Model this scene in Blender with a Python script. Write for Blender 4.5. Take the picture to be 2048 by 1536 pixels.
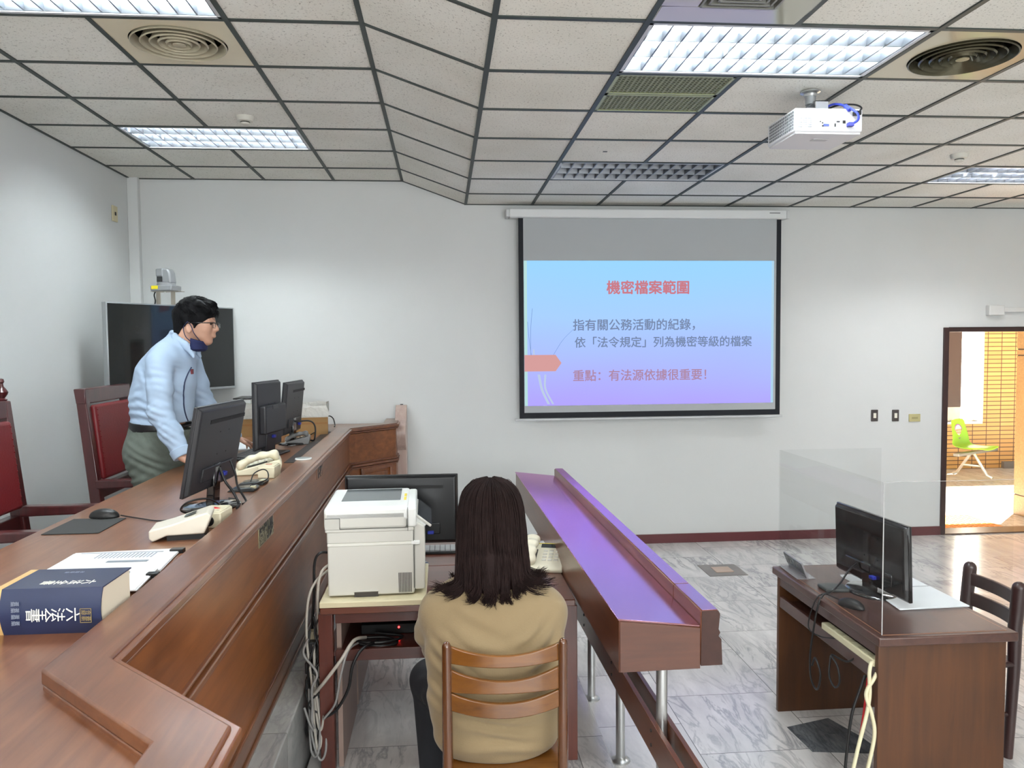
import bpy, bmesh, math, random
import numpy as np
from mathutils import Vector, Matrix, Euler

for _o in list(bpy.data.objects):
    bpy.data.objects.remove(_o)
SC = bpy.context.scene
COL = SC.collection
R = math.radians
random.seed(7)

# ------------------------------------------------------------------ camera
HC = 1.889
F, YAW, PIT, ROLL = 1591.7, R(4.867), R(2.868), R(-.459)
def make_camera():
    r = Vector((math.cos(YAW), -math.sin(YAW), 0))
    f0 = Vector((math.sin(YAW), math.cos(YAW), 0))
    f = math.cos(PIT)*f0 - math.sin(PIT)*Vector((0, 0, 1))
    u = math.sin(PIT)*f0 + math.cos(PIT)*Vector((0, 0, 1))
    r2 = math.cos(ROLL)*r + math.sin(ROLL)*u
    u2 = math.cos(ROLL)*u - math.sin(ROLL)*r
    cd = bpy.data.cameras.new('camera'); cd.sensor_width = 36; cd.lens = F/2048*36
    cd.clip_start = .05; cd.clip_end = 200
    c = bpy.data.objects.new('camera', cd); COL.objects.link(c)
    m = Matrix((r2, u2, -f)).transposed().to_4x4(); m.translation = (0, 0, HC)
    c.matrix_world = m
    SC.camera = c
make_camera()

# ------------------------------------------------------------------ world, sun, lamps, exposure
W = bpy.data.worlds.new('world'); SC.world = W; W.use_nodes = True
_bg = W.node_tree.nodes['Background']
_sky = W.node_tree.nodes.new('ShaderNodeTexSky'); _sky.sky_type = 'HOSEK_WILKIE'
_sky.sun_direction = (.25, .3, .9); _sky.turbidity = 3
W.node_tree.links.new(_sky.outputs['Color'], _bg.inputs['Color'])
_bg.inputs["Strength"].default_value = 1.0
SC.view_settings.view_transform = 'Standard'
SC.view_settings.look = 'None'
SC.view_settings.gamma = 1
SC.view_settings.use_curve_mapping = False
EXPO = 1.42
SC.view_settings.exposure = EXPO
SC.cycles.use_denoising = True
SC.cycles.max_bounces = 10
SC.cycles.transparent_max_bounces = 12
SC.cycles.sample_clamp_indirect = 6

def sun_lamp():
    l = bpy.data.lights.new('sun', 'SUN'); l.energy = 26; l.angle = R(.6); l.color = (1, .93, .80)
    o = bpy.data.objects.new('sun', l); COL.objects.link(o)
    d = Vector((-.30, -.28, -1.0))
    o.rotation_euler = d.to_track_quat('-Z', 'Y').to_euler()
sun_lamp()
def ceiling_lamp(x, y, z, sx, sy, e, col=(1, .98, .95)):
    l = bpy.data.lights.new('ceiling_lamp', 'AREA'); l.shape = 'RECTANGLE'; l.size = sx; l.size_y = sy
    l.energy = e; l.color = col
    o = bpy.data.objects.new('ceiling_lamp', l); COL.objects.link(o); o.location = (x, y, z)
# the ceiling lights of the part of the room behind the photographer
for _x, _y, _z, _e in ((-1.565, .6, 3.33, 14), (1.42, .9, 3.13, 9),
                       (-1.565, -1.6, 3.33, 20), (1.42, -1.6, 3.13, 15), (4.45, -1.6, 3.13, 16)):
    ceiling_lamp(_x, _y, _z, 1.15, .54, _e)
# fill lamp added behind the photographer to lift the upper walls and ceiling
def fill_light():
    l = bpy.data.lights.new('fill_light', 'AREA'); l.shape = 'RECTANGLE'; l.size = 5.0; l.size_y = 1.5; l.energy = 105; l.color = (.93, .98, 1.0)
    o = bpy.data.objects.new('fill_light', l); COL.objects.link(o); o.location = (1.6, -3.36, 1.95); o.rotation_euler = (R(90), 0, 0)
fill_light()

# ------------------------------------------------------------------ helpers
def lin(c):
    out = []
    for v in c[:3]:
        v = v/255.0
        out.append(v/12.92 if v <= .04045 else ((v+.055)/1.055)**2.4)
    return (*out, 1.0)
_mats = {}
def mat(name, col, rough=.5, metal=0., spec=.5, coat=0., coat_rough=.1, var=0., vscale=8., bump=0., bscale=40.,
        emit=None, estr=0., trans=0., ior=1.45, alpha=1., sheen=0.):
    if name in _mats: return _mats[name]
    m = bpy.data.materials.new(name); m.use_nodes = True
    nt = m.node_tree; b = nt.nodes['Principled BSDF']
    b.inputs['Base Color'].default_value = lin(col)
    b.inputs['Roughness'].default_value = rough; b.inputs['Metallic'].default_value = metal
    b.inputs['Specular IOR Level'].default_value = spec
    b.inputs['Coat Weight'].default_value = coat; b.inputs['Coat Roughness'].default_value = coat_rough
    b.inputs['Transmission Weight'].default_value = trans; b.inputs['IOR'].default_value = ior
    b.inputs['Alpha'].default_value = alpha; b.inputs['Sheen Weight'].default_value = sheen
    if emit:
        b.inputs['Emission Color'].default_value = lin(emit); b.inputs['Emission Strength'].default_value = estr
    tc = nt.nodes.new('ShaderNodeTexCoord')
    if var:
        n = nt.nodes.new('ShaderNodeTexNoise'); n.inputs['Scale'].default_value = vscale; n.inputs['Detail'].default_value = 5
        nt.links.new(tc.outputs['Object'], n.inputs['Vector'])
        cr = nt.nodes.new('ShaderNodeValToRGB')
        c = lin(col)
        cr.color_ramp.elements[0].position = .3; cr.color_ramp.elements[1].position = .7
        cr.color_ramp.elements[0].color = (*[x*(1-var) for x in c[:3]], 1)
        cr.color_ramp.elements[1].color = (*[min(1, x*(1+var)) for x in c[:3]], 1)
        nt.links.new(n.outputs['Fac'], cr.inputs['Fac']); nt.links.new(cr.outputs['Color'], b.inputs['Base Color'])
    if bump:
        n2 = nt.nodes.new('ShaderNodeTexNoise'); n2.inputs['Scale'].default_value = bscale; n2.inputs['Detail'].default_value = 4
        nt.links.new(tc.outputs['Object'], n2.inputs['Vector'])
        bp = nt.nodes.new('ShaderNodeBump'); bp.inputs['Strength'].default_value = bump; bp.inputs['Distance'].default_value = .01
        nt.links.new(n2.outputs['Fac'], bp.inputs['Height']); nt.links.new(bp.outputs['Normal'], b.inputs['Normal'])
    _mats[name] = m
    return m
def wood(name, dark, light, axis='y', rough=.3, coat=.5, coat_rough=.12, scale=1., ior=1.5, bands=.5):
    if name in _mats: return _mats[name]
    m = bpy.data.materials.new(name); m.use_nodes = True
    nt = m.node_tree; b = nt.nodes['Principled BSDF']; L = nt.links.new
    tc = nt.nodes.new('ShaderNodeTexCoord'); mp = nt.nodes.new('ShaderNodeMapping')
    s = {'x': (1.2, 16, 16), 'y': (16, 1.2, 16), 'z': (16, 16, 1.2)}[axis]
    mp.inputs['Scale'].default_value = [v*scale for v in s]
    L(tc.outputs['Object'], mp.inputs['Vector'])
    n = nt.nodes.new('ShaderNodeTexNoise'); n.inputs['Scale'].default_value = 1.6; n.inputs['Detail'].default_value = 7
    n.inputs['Roughness'].default_value = .62; n.inputs['Distortion'].default_value = .6
    L(mp.outputs['Vector'], n.inputs['Vector'])
    n2 = nt.nodes.new('ShaderNodeTexNoise'); n2.inputs['Scale'].default_value = 2.2; n2.inputs['Detail'].default_value = 2
    L(tc.outputs['Object'], n2.inputs['Vector'])
    mx = nt.nodes.new('ShaderNodeMath'); mx.operation = 'MULTIPLY_ADD'
    L(n2.outputs['Fac'], mx.inputs[0]); mx.inputs[1].default_value = bands; 
    ad = nt.nodes.new('ShaderNodeMath'); ad.operation = 'MULTIPLY'; ad.inputs[1].default_value = 1-bands
    L(n.outputs['Fac'], ad.inputs[0]); L(ad.outputs[0], mx.inputs[2])
    cr = nt.nodes.new('ShaderNodeValToRGB')
    cr.color_ramp.elements[0].position = .34; cr.color_ramp.elements[1].position = .66
    cr.color_ramp.elements[0].color = lin(dark); cr.color_ramp.elements[1].color = lin(light)
    L(mx.outputs[0], cr.inputs['Fac']); L(cr.outputs['Color'], b.inputs['Base Color'])
    b.inputs['Roughness'].default_value = rough
    b.inputs['Coat Weight'].default_value = coat; b.inputs['Coat Roughness'].default_value = coat_rough
    b.inputs['Coat IOR'].default_value = ior
    _mats[name] = m
    return m

class MB:
    """collects simple shapes into one bmesh"""
    def __init__(s): s.bm = bmesh.new()
    def _add(s, vs, fs, M=None):
        if M is not None: vs = [M @ Vector(v) for v in vs]
        bv = [s.bm.verts.new(v) for v in vs]
        for f in fs:
            try: s.bm.faces.new([bv[i] for i in f])
            except ValueError: pass
        return s
    def box(s, x0, x1, y0, y1, z0, z1, M=None):
        vs = [(x, y, z) for z in (z0, z1) for y in (y0, y1) for x in (x0, x1)]
        return s._add(vs, [(0, 2, 3, 1), (4, 5, 7, 6), (0, 1, 5, 4), (2, 6, 7, 3), (0, 4, 6, 2), (1, 3, 7, 5)], M)
    def prism(s, poly, axis, a, b, M=None):
        n = len(poly)
        def p(q, t):
            return {'x': (t, q[0], q[1]), 'y': (q[0], t, q[1]), 'z': (q[0], q[1], t)}[axis]
        vs = [p(q, a) for q in poly]+[p(q, b) for q in poly]
        fs = [tuple(range(n))[::-1], tuple(range(n, 2*n))]+[(i, (i+1) % n, n+(i+1) % n, n+i) for i in range(n)]
        return s._add(vs, fs, M)
    def quad(s, a, b, c, d, M=None): return s._add([a, b, c, d], [(0, 1, 2, 3)], M)
    def tube(s, pts, r, seg=8, M=None, caps=True):
        pts = [Vector(p) for p in pts]; n = len(pts)
        rs = r if isinstance(r, (list, tuple)) else [r]*n
        vs = []; up = None
        for i, p in enumerate(pts):
            t = (pts[min(i+1, n-1)]-pts[max(i-1, 0)])
            if t.length < 1e-9: t = Vector((0, 0, 1))
            t.normalize()
            if up is None:
                up = t.cross(Vector((0, 0, 1)))
                if up.length < .05: up = t.cross(Vector((1, 0, 0)))
            up = (up-t*up.dot(t))
            if up.length < 1e-6: up = t.orthogonal()
            up.normalize(); w = t.cross(up)
            for k in range(seg):
                a = 2*math.pi*k/seg
                vs.append(p+(up*math.cos(a)+w*math.sin(a))*rs[i])
        fs = [(i*seg+k, i*seg+(k+1) % seg, (i+1)*seg+(k+1) % seg, (i+1)*seg+k) for i in range(n-1) for k in range(seg)]
        if caps: fs += [tuple(range(seg))[::-1], tuple(range((n-1)*seg, n*seg))]
        return s._add(vs, fs, M)
    def lathe(s, prof, seg=24, c=(0, 0, 0), M=None, sx=1., sy=1., caps=True):
        vs = []; n = len(prof)
        for r, z in prof:
            for k in range(seg):
                a = 2*math.pi*k/seg
                vs.append((c[0]+r*sx*math.cos(a), c[1]+r*sy*math.sin(a), c[2]+z))
        fs = [(i*seg+k, i*seg+(k+1) % seg, (i+1)*seg+(k+1) % seg, (i+1)*seg+k) for i in range(n-1) for k in range(seg)]
        if caps: fs += [tuple(range(seg))[::-1], tuple(range((n-1)*seg, n*seg))]
        return s._add(vs, fs, M)
    def ell(s, c, rad, seg=16, rings=10, M=None):
        prof = [(max(1e-4, math.sin(math.pi*i/rings)), -math.cos(math.pi*i/rings)) for i in range(rings+1)]
        T = Matrix.Translation(c) @ Matrix.Diagonal((*rad, 1))
        return s.lathe(prof, seg, M=(M @ T) if M is not None else T)
    def grid(s, rows):
        n, m = len(rows), len(rows[0])
        return s._add([p for r_ in rows for p in r_], [(i*m+j, i*m+j+1, (i+1)*m+j+1, (i+1)*m+j) for i in range(n-1) for j in range(m-1)])
    def mesh(s, me, M=None):
        return s._add([v.co.copy() for v in me.vertices], [tuple(p.vertices) for p in me.polygons], M)
    def obj(s, name, m, parent=None, bevel=0., smooth=35, seg=2, loc=None):
        bm = s.bm
        bmesh.ops.remove_doubles(bm, verts=bm.verts, dist=1e-6)
        bmesh.ops.recalc_face_normals(bm, faces=bm.faces)
        me = bpy.data.meshes.new(name); bm.to_mesh(me); bm.free()
        me.materials.append(m)
        return link_mesh(name, me, parent, bevel, smooth, seg, loc)
def link_mesh(name, me, parent=None, bevel=0., smooth=35, seg=2, loc=None):
    if smooth:
        me.polygons.foreach_set('use_smooth', [True]*len(me.polygons))
        me.set_sharp_from_angle(angle=R(smooth))
    o = bpy.data.objects.new(name, me); COL.objects.link(o)
    if parent is not None: o.parent = parent
    if loc is not None: o.location = loc
    if bevel:
        b = o.modifiers.new('bevel', 'BEVEL'); b.width = bevel; b.segments = seg; b.limit_method = 'ANGLE'; b.angle_limit = R(40)
        b.harden_normals = False
    return o
def tag(o, label, cat, group=None):
    o['label'] = label; o['category'] = cat
    if group: o['group'] = group
    return o
def thing(name, label, cat, loc=(0, 0, 0), rotz=0., group=None):
    o = bpy.data.objects.new(name, None); COL.objects.link(o); o.empty_display_size = .05
    o.location = loc; o.rotation_euler = (0, 0, rotz)
    return tag(o, label, cat, group)
def structure(o):
    o['kind'] = 'structure'; return o
def part(o, label):
    o['label'] = label; return o
def lettering(body, size, spacing=1.0, line=1.0, align='CENTER', extrude=.0004, bold=0.):
    cu = bpy.data.curves.new('lettering', 'FONT'); cu.body = body; cu.size = size; cu.align_x = align; cu.align_y = 'CENTER'
    cu.space_character = spacing; cu.space_line = line; cu.extrude = extrude; cu.offset = bold
    cu.resolution_u = 3
    o = bpy.data.objects.new('lettering', cu); COL.objects.link(o)
    bpy.context.view_layer.update()
    dg = bpy.context.evaluated_depsgraph_get()
    me = bpy.data.meshes.new_from_object(o.evaluated_get(dg))
    bpy.data.objects.remove(o)
    return me
def put_text(name, body, size, m, parent, M, **kw):
    me = lettering(body, size, **kw)
    me.transform(M); me.materials.clear(); me.materials.append(m)
    return link_mesh(name, me, parent, smooth=0)
def frame(o, x, y, z=None):
    """matrix with origin o, local x axis and y axis"""
    x = Vector(x).normalized(); y = Vector(y); y = (y-x*y.dot(x)).normalized(); z = x.cross(y)
    m = Matrix((x, y, z)).transposed().to_4x4(); m.translation = o
    return m
def bez(pts, n=8):
    """smooth curve through points (Catmull-Rom)"""
    P = [Vector(p) for p in pts]; P = [P[0]*2-P[1]]+P+[P[-1]*2-P[-2]]; out = []
    for i in range(1, len(P)-2):
        for k in range(n):
            t = k/n
            out.append(.5*((2*P[i])+(P[i+1]-P[i-1])*t+(2*P[i-1]-5*P[i]+4*P[i+1]-P[i+2])*t*t+(3*P[i]-P[i-1]-3*P[i+1]+P[i+2])*t**3))
    out.append(P[-2]); return out
def offset_path(path, d):
    """offset a 2D polyline to its right by d with mitred corners"""
    out = []; n = len(path)
    for i, p in enumerate(path):
        ns = []
        for a, b in ((i-1, i), (i, i+1)):
            if 0 <= a and b < n:
                t = Vector(path[b])-Vector(path[a]); t.normalize(); ns.append(Vector((t.y, -t.x)))
        if len(ns) == 2:
            m_ = (ns[0]+ns[1]).normalized(); k = d/max(.2, m_.dot(ns[0])); out.append(Vector(p)+m_*k)
        else: out.append(Vector(p)+ns[0]*d)
    return out
def strip(mb, path, d0, d1, z0, z1):
    a = offset_path(path, d0); b = offset_path(path, d1); n = len(path)
    vs = [(*p, z0) for p in a]+[(*p, z0) for p in b]+[(*p, z1) for p in a]+[(*p, z1) for p in b]
    fs = []
    for i in range(n-1):
        j = i+1
        fs += [(i, j, n+j, n+i), (2*n+i, 3*n+i, 3*n+j, 2*n+j), (i, 2*n+i, 2*n+j, j), (n+i, n+j, 3*n+j, 3*n+i)]
    fs += [(0, n, 3*n, 2*n), (n-1, 3*n-1, 4*n-1, 2*n-1)]
    return mb._add(vs, fs)

# ------------------------------------------------------------------ implicit surfaces for bodies and cloth
class SDF:
    """smooth union of tapered capsules and ellipsoids, meshed by surface nets"""
    def __init__(s, lo, hi, h):
        s.h = h; s.lo = np.array(lo, float)
        s.n = np.ceil((np.array(hi)-s.lo)/h).astype(int)+1
        s.f = np.full(s.n, .25, np.float32)
    def _win(s, lo, hi):
        a = np.maximum(0, np.floor((np.array(lo)-s.lo)/s.h).astype(int)); b = np.minimum(s.n, np.ceil((np.array(hi)-s.lo)/s.h).astype(int)+1)
        if (b <= a).any(): return None, None
        ax = [s.lo[i]+s.h*np.arange(a[i], b[i]) for i in range(3)]
        P = np.stack(np.meshgrid(*ax, indexing='ij'), -1).astype(np.float32)
        return (slice(a[0], b[0]), slice(a[1], b[1]), slice(a[2], b[2])), P
    def _mix(s, w, d, k, op):
        f = s.f[w]
        if op == '+':
            if k <= 0: s.f[w] = np.minimum(f, d)
            else:
                hh = np.maximum(k-np.abs(f-d), 0)/k; s.f[w] = np.minimum(f, d)-hh*hh*k*.25
        else:
            d = -d
            if k <= 0: s.f[w] = np.maximum(f, d)
            else:
                hh = np.maximum(k-np.abs(f-d), 0)/k; s.f[w] = np.maximum(f, d)+hh*hh*k*.25
    def cap(s, a, b, ra, rb, k=.03, flat=None, op='+'):
        """tapered capsule; flat=(axis, factor) widens the section along axis"""
        a = np.array(a, float); b = np.array(b, float); fac = flat[1] if flat else 1.
        pad = max(ra, rb)*max(1, fac)+max(k, .03)+2*s.h
        w, P = s._win(np.minimum(a, b)-pad, np.maximum(a, b)+pad)
        if w is None: return s
        if flat:
            n = np.array(flat[0], float); n /= np.linalg.norm(n)
            def sq(q): return q-(q@n)[..., None]*n*(1-1/fac)
            P = sq(P); a = a-(a@n)*n*(1-1/fac); b = b-(b@n)*n*(1-1/fac)
        ba = b-a; t = np.clip(((P-a)@ba)/max(1e-9, ba@ba), 0, 1)
        d = np.linalg.norm(P-a-t[..., None]*ba, axis=-1)-(ra+(rb-ra)*t)
        s._mix(w, d.astype(np.float32), k, op); return s
    def chain(s, pts, rs, k=.03, flat=None):
        for i in range(len(pts)-1): s.cap(pts[i], pts[i+1], rs[i], rs[i+1], k, flat)
        return s
    def ell(s, c, r, k=.03, rot=None, op='+'):
        c = np.array(c, float); r = np.array(r, float); pad = r.max()+max(k, .03)+2*s.h
        w, P = s._win(c-pad, c+pad)
        if w is None: return s
        q = P-c
        if rot is not None: q = q@np.array(rot.to_3x3())
        k0 = np.linalg.norm(q/r, axis=-1); k1 = np.linalg.norm(q/(r*r), axis=-1)
        d = k0*(k0-1)/np.maximum(k1, 1e-6)
        s._mix(w, d.astype(np.float32), k, op); return s
    def fold(s, c, d, wl, amp, rad, ph=0.):
        """a few soft parallel folds around c, crests across direction d"""
        c = np.array(c, float); w, P = s._win(c-rad*1.6, c+rad*1.6)
        if w is None: return s
        d = np.array(d, float); d /= np.linalg.norm(d); q = P-c
        g = np.exp(-(q*q).sum(-1)/(2*(rad*.6)**2))
        s.f[w] += (amp*g*np.sin((q@d)*2*np.pi/wl+ph+1.3*np.sin(q[..., 2]*25+q[..., 0]*18))).astype(np.float32); return s
    def cut(s, p, n):
        """remove the half space on the side of n"""
        ax = [s.lo[i]+s.h*np.arange(s.n[i]) for i in range(3)]
        n = np.array(n, float); n /= np.linalg.norm(n)
        d = (ax[0][:, None, None]-p[0])*n[0]+(ax[1][None, :, None]-p[1])*n[1]+(ax[2][None, None, :]-p[2])*n[2]
        s.f = np.maximum(s.f, d.astype(np.float32)); return s
    def build(s, name, smooth_it=2):
        f = s.f.copy()
        for ax in range(3):
            for e in (0, -1):
                sl = [slice(None)]*3; sl[ax] = e; f[tuple(sl)] = np.maximum(f[tuple(sl)], s.h)
        neg = f < 0
        nx, ny, nz = np.array(f.shape)-1
        cs = np.zeros((nx, ny, nz), np.int8)
        offs = [(i, j, k) for i in (0, 1) for j in (0, 1) for k in (0, 1)]
        for o in offs: cs += neg[o[0]:o[0]+nx, o[1]:o[1]+ny, o[2]:o[2]+nz]
        act = (cs > 0) & (cs < 8)
        idx = -np.ones(act.shape, np.int64); A = np.argwhere(act); idx[act] = np.arange(len(A))
        acc = np.zeros((len(A), 3)); cnt = np.zeros(len(A))
        for o in offs:
            for ax in range(3):
                if o[ax]: continue
                o2 = list(o); o2[ax] = 1
                f0 = f[A[:, 0]+o[0], A[:, 1]+o[1], A[:, 2]+o[2]]; f1 = f[A[:, 0]+o2[0], A[:, 1]+o2[1], A[:, 2]+o2[2]]
                m = (f0 < 0) != (f1 < 0)
                t = np.where(m, f0/np.where(m, f0-f1, 1), 0)
                p = np.tile(np.array(o, float), (len(A), 1)); p[:, ax] = t
                acc[m] += p[m]; cnt[m] += 1
        V = s.lo+s.h*(A+acc/cnt[:, None])
        faces = []
        for ax in range(3):
            u, v = (ax+1) % 3, (ax+2) % 3
            sl0 = [slice(None)]*3; sl1 = [slice(None)]*3; sl0[ax] = slice(0, -1); sl1[ax] = slice(1, None)
            E = np.argwhere(neg[tuple(sl0)] != neg[tuple(sl1)])
            E = E[(E[:, u] > 0) & (E[:, v] > 0) & (E[:, u] < f.shape[u]-1) & (E[:, v] < f.shape[v]-1)]
            flip = neg[E[:, 0], E[:, 1], E[:, 2]]
            def cell(du, dv):
                q = E.copy(); q[:, u] -= du; q[:, v] -= dv; return idx[q[:, 0], q[:, 1], q[:, 2]]
            Q = np.stack([cell(0, 0), cell(1, 0), cell(1, 1), cell(0, 1)], 1)
            Q[~flip] = Q[~flip][:, ::-1]
            faces.append(Q)
        Fq = np.concatenate(faces)
        # light smoothing
        ed = np.concatenate([Fq[:, [0, 1]], Fq[:, [1, 2]], Fq[:, [2, 3]], Fq[:, [3, 0]]])
        for _ in range(smooth_it):
            S_ = np.zeros_like(V); C_ = np.zeros(len(V))
            for a, b in ((0, 1), (1, 0)):
                np.add.at(S_, ed[:, a], V[ed[:, b]]); np.add.at(C_, ed[:, a], 1)
            V = V*.5+.5*S_/C_[:, None]
        me = bpy.data.meshes.new(name)
        me.vertices.add(len(V)); me.vertices.foreach_set('co', V.astype(np.float32).ravel())
        me.loops.add(len(Fq)*4); me.polygons.add(len(Fq))
        me.polygons.foreach_set('loop_start', np.arange(0, len(Fq)*4, 4)); me.loops.foreach_set('vertex_index', Fq.ravel().astype(np.int32))
        me.update(calc_edges=True); me.validate()
        return me
    def obj(s, name, m, parent, smooth_it=2, origin=(0, 0, 0)):
        me = s.build(name, smooth_it); me.materials.append(m)
        me.transform(Matrix.Translation(-Vector(origin)))
        return link_mesh(name, me, parent, smooth=180)
# ------------------------------------------------------------------ setting materials
def marble(name, tile=True, base=(228, 224, 221), vein=(116, 116, 122), scale=1., rough=.16, off=(0, 0, 0), dark=.34):
    m = bpy.data.materials.new(name); m.use_nodes = True
    nt = m.node_tree; b = nt.nodes['Principled BSDF']; L = nt.links.new
    tc = nt.nodes.new('ShaderNodeTexCoord')
    mp0 = nt.nodes.new('ShaderNodeMapping'); mp0.inputs['Location'].default_value = off
    mp0.inputs['Rotation'].default_value = (0, 0, R(90))
    L(tc.outputs['Object'], mp0.inputs['Vector'])
    br = nt.nodes.new('ShaderNodeTexBrick')
    br.inputs['Scale'].default_value = 1.0; br.inputs['Brick Width'].default_value = .6; br.inputs['Row Height'].default_value = .6
    br.inputs['Mortar Size'].default_value = .002 if tile else 0.; br.inputs['Mortar Smooth'].default_value = 0
    br.inputs['Color1'].default_value = (0, 0, 0, 1); br.inputs['Color2'].default_value = (1, 1, 1, 1)
    br.inputs['Mortar'].default_value = (.5, .5, .5, 1)
    L(mp0.outputs['Vector'], br.inputs['Vector'])
    # every tile carries its own piece of the stone
    sh = nt.nodes.new('ShaderNodeVectorMath'); sh.operation = 'SCALE'; sh.inputs['Scale'].default_value = 7.3
    L(br.outputs['Color'], sh.inputs[0])
    ad = nt.nodes.new('ShaderNodeVectorMath'); ad.operation = 'ADD'
    L(tc.outputs['Object'], ad.inputs[0]); L(sh.outputs['Vector'], ad.inputs[1])
    mp = nt.nodes.new('ShaderNodeMapping'); mp.inputs['Rotation'].default_value = (.3, .2, R(38)); mp.inputs['Scale'].default_value = (4.2*scale, 1.1*scale, 1.5*scale)
    L(ad.outputs['Vector'], mp.inputs['Vector'])
    n1 = nt.nodes.new('ShaderNodeTexNoise'); n1.inputs['Scale'].default_value = 2.0; n1.inputs['Detail'].default_value = 9; n1.inputs['Roughness'].default_value = .6; n1.inputs['Distortion'].default_value = .9
    L(mp.outputs['Vector'], n1.inputs['Vector'])
    # thin veins where the noise crosses its middle value
    s1 = nt.nodes.new('ShaderNodeMath'); s1.operation = 'SUBTRACT'; s1.inputs[1].default_value = .5; L(n1.outputs['Fac'], s1.inputs[0])
    a1 = nt.nodes.new('ShaderNodeMath'); a1.operation = 'ABSOLUTE'; L(s1.outputs[0], a1.inputs[0])
    vr = nt.nodes.new('ShaderNodeValToRGB'); vr.color_ramp.elements[0].position = 0; vr.color_ramp.elements[1].position = .05
    vr.color_ramp.elements[0].color = (1, 1, 1, 1); vr.color_ramp.elements[1].color = (0, 0, 0, 1)
    L(a1.outputs[0], vr.inputs['Fac'])
    # cloudy darker patches
    n2 = nt.nodes.new('ShaderNodeTexNoise'); n2.inputs['Scale'].default_value = 1.3; n2.inputs['Detail'].default_value = 6; n2.inputs['Roughness'].default_value = .65
    L(mp.outputs['Vector'], n2.inputs['Vector'])
    cl = nt.nodes.new('ShaderNodeValToRGB'); cl.color_ramp.elements[0].position = .36; cl.color_ramp.elements[1].position = .66
    bs = lin(base); ve = lin(vein)
    cl.color_ramp.elements[0].color = (*[x*(1-dark)+y*dark for x, y in zip(bs[:3], ve[:3])], 1); cl.color_ramp.elements[1].color = bs
    L(n2.outputs['Fac'], cl.inputs['Fac'])
    n3 = nt.nodes.new('ShaderNodeTexNoise'); n3.inputs['Scale'].default_value = 1.1; L(ad.outputs['Vector'], n3.inputs['Vector'])
    r3 = nt.nodes.new('ShaderNodeValToRGB'); r3.color_ramp.elements[0].position = .35; r3.color_ramp.elements[1].position = .6
    L(n3.outputs['Fac'], r3.inputs['Fac'])
    vm = nt.nodes.new('ShaderNodeMath'); vm.operation = 'MULTIPLY'; L(vr.outputs['Color'], vm.inputs[0]); L(r3.outputs['Color'], vm.inputs[1])
    vm2 = nt.nodes.new('ShaderNodeMath'); vm2.operation = 'MULTIPLY'; vm2.inputs[1].default_value = .62; L(vm.outputs[0], vm2.inputs[0])
    mx = nt.nodes.new('ShaderNodeMix'); mx.data_type = 'RGBA'
    L(vm2.outputs[0], mx.inputs[0]); L(cl.outputs['Color'], mx.inputs[6]); mx.inputs[7].default_value = ve
    mo = nt.nodes.new('ShaderNodeMix'); mo.data_type = 'RGBA'
    L(br.outputs['Fac'], mo.inputs[0]); L(mx.outputs[2], mo.inputs[6]); mo.inputs[7].default_value = lin((120, 118, 116))
    L(mo.outputs[2], b.inputs['Base Color'])
    b.inputs['Roughness'].default_value = rough
    b.inputs['Specular IOR Level'].default_value = .6
    return m
M_FLOOR = marble('marble tiles', off=(.18, .05, 0))
M_DAIS = marble('dais marble', base=(186, 186, 182), off=(.1, .3, 0), dark=.6)
M_SHADED_TILE = marble('dark shaded marble', tile=False, base=(120, 124, 128), vein=(60, 64, 70), scale=3., dark=.8)
M_WALL = mat('white wall paint', (212, 214, 213), rough=.6, var=.025, vscale=1.2, bump=.05, bscale=60)
M_BASE = mat('maroon baseboard', (92, 40, 44), rough=.35, coat=.2, var=.1, vscale=3)
M_FRAME = mat('dark brown door frame', (58, 38, 36), rough=.4)
M_GRID = mat('ceiling grid', (50, 58, 55), rough=.5)
def ceiling_tiles():
    m = bpy.data.materials.new('fissured ceiling tile'); m.use_nodes = True
    nt = m.node_tree; b = nt.nodes['Principled BSDF']; L = nt.links.new
    tc = nt.nodes.new('ShaderNodeTexCoord')
    n = nt.nodes.new('ShaderNodeTexNoise'); n.inputs['Scale'].default_value = 95; n.inputs['Detail'].default_value = 3; n.inputs['Roughness'].default_value = .7
    L(tc.outputs['Object'], n.inputs['Vector'])
    cr = nt.nodes.new('ShaderNodeValToRGB'); e = cr.color_ramp.elements
    e[0].position = .30; e[0].color = lin((150, 147, 138)); e[1].position = .42; e[1].color = lin((238, 237, 230))
    L(n.outputs['Fac'], cr.inputs['Fac'])
    n2 = nt.nodes.new('ShaderNodeTexNoise'); n2.inputs['Scale'].default_value = 1.4; n2.inputs['Detail'].default_value = 3
    L(tc.outputs['Object'], n2.inputs['Vector'])
    c2 = nt.nodes.new('ShaderNodeValToRGB'); c2.color_ramp.elements[0].position = .3; c2.color_ramp.elements[1].position = .7
    c2.color_ramp.elements[0].color = (.86, .85, .82, 1); c2.color_ramp.elements[1].color = (1, 1, 1, 1)
    L(n2.outputs['Fac'], c2.inputs['Fac'])
    mx = nt.nodes.new('ShaderNodeMix'); mx.data_type = 'RGBA'; mx.blend_type = 'MULTIPLY'; mx.inputs[0].default_value = 1
    L(cr.outputs['Color'], mx.inputs[6]); L(c2.outputs['Color'], mx.inputs[7]); L(mx.outputs[2], b.inputs['Base Color'])
    b.inputs['Roughness'].default_value = .85; b.inputs['Specular IOR Level'].default_value = .2
    bp = nt.nodes.new('ShaderNodeBump'); bp.inputs['Strength'].default_value = .25; bp.inputs['Distance'].default_value = .004
    L(n.outputs['Fac'], bp.inputs['Height']); L(bp.outputs['Normal'], b.inputs['Normal'])
    return m
M_CEIL = ceiling_tiles()

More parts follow.
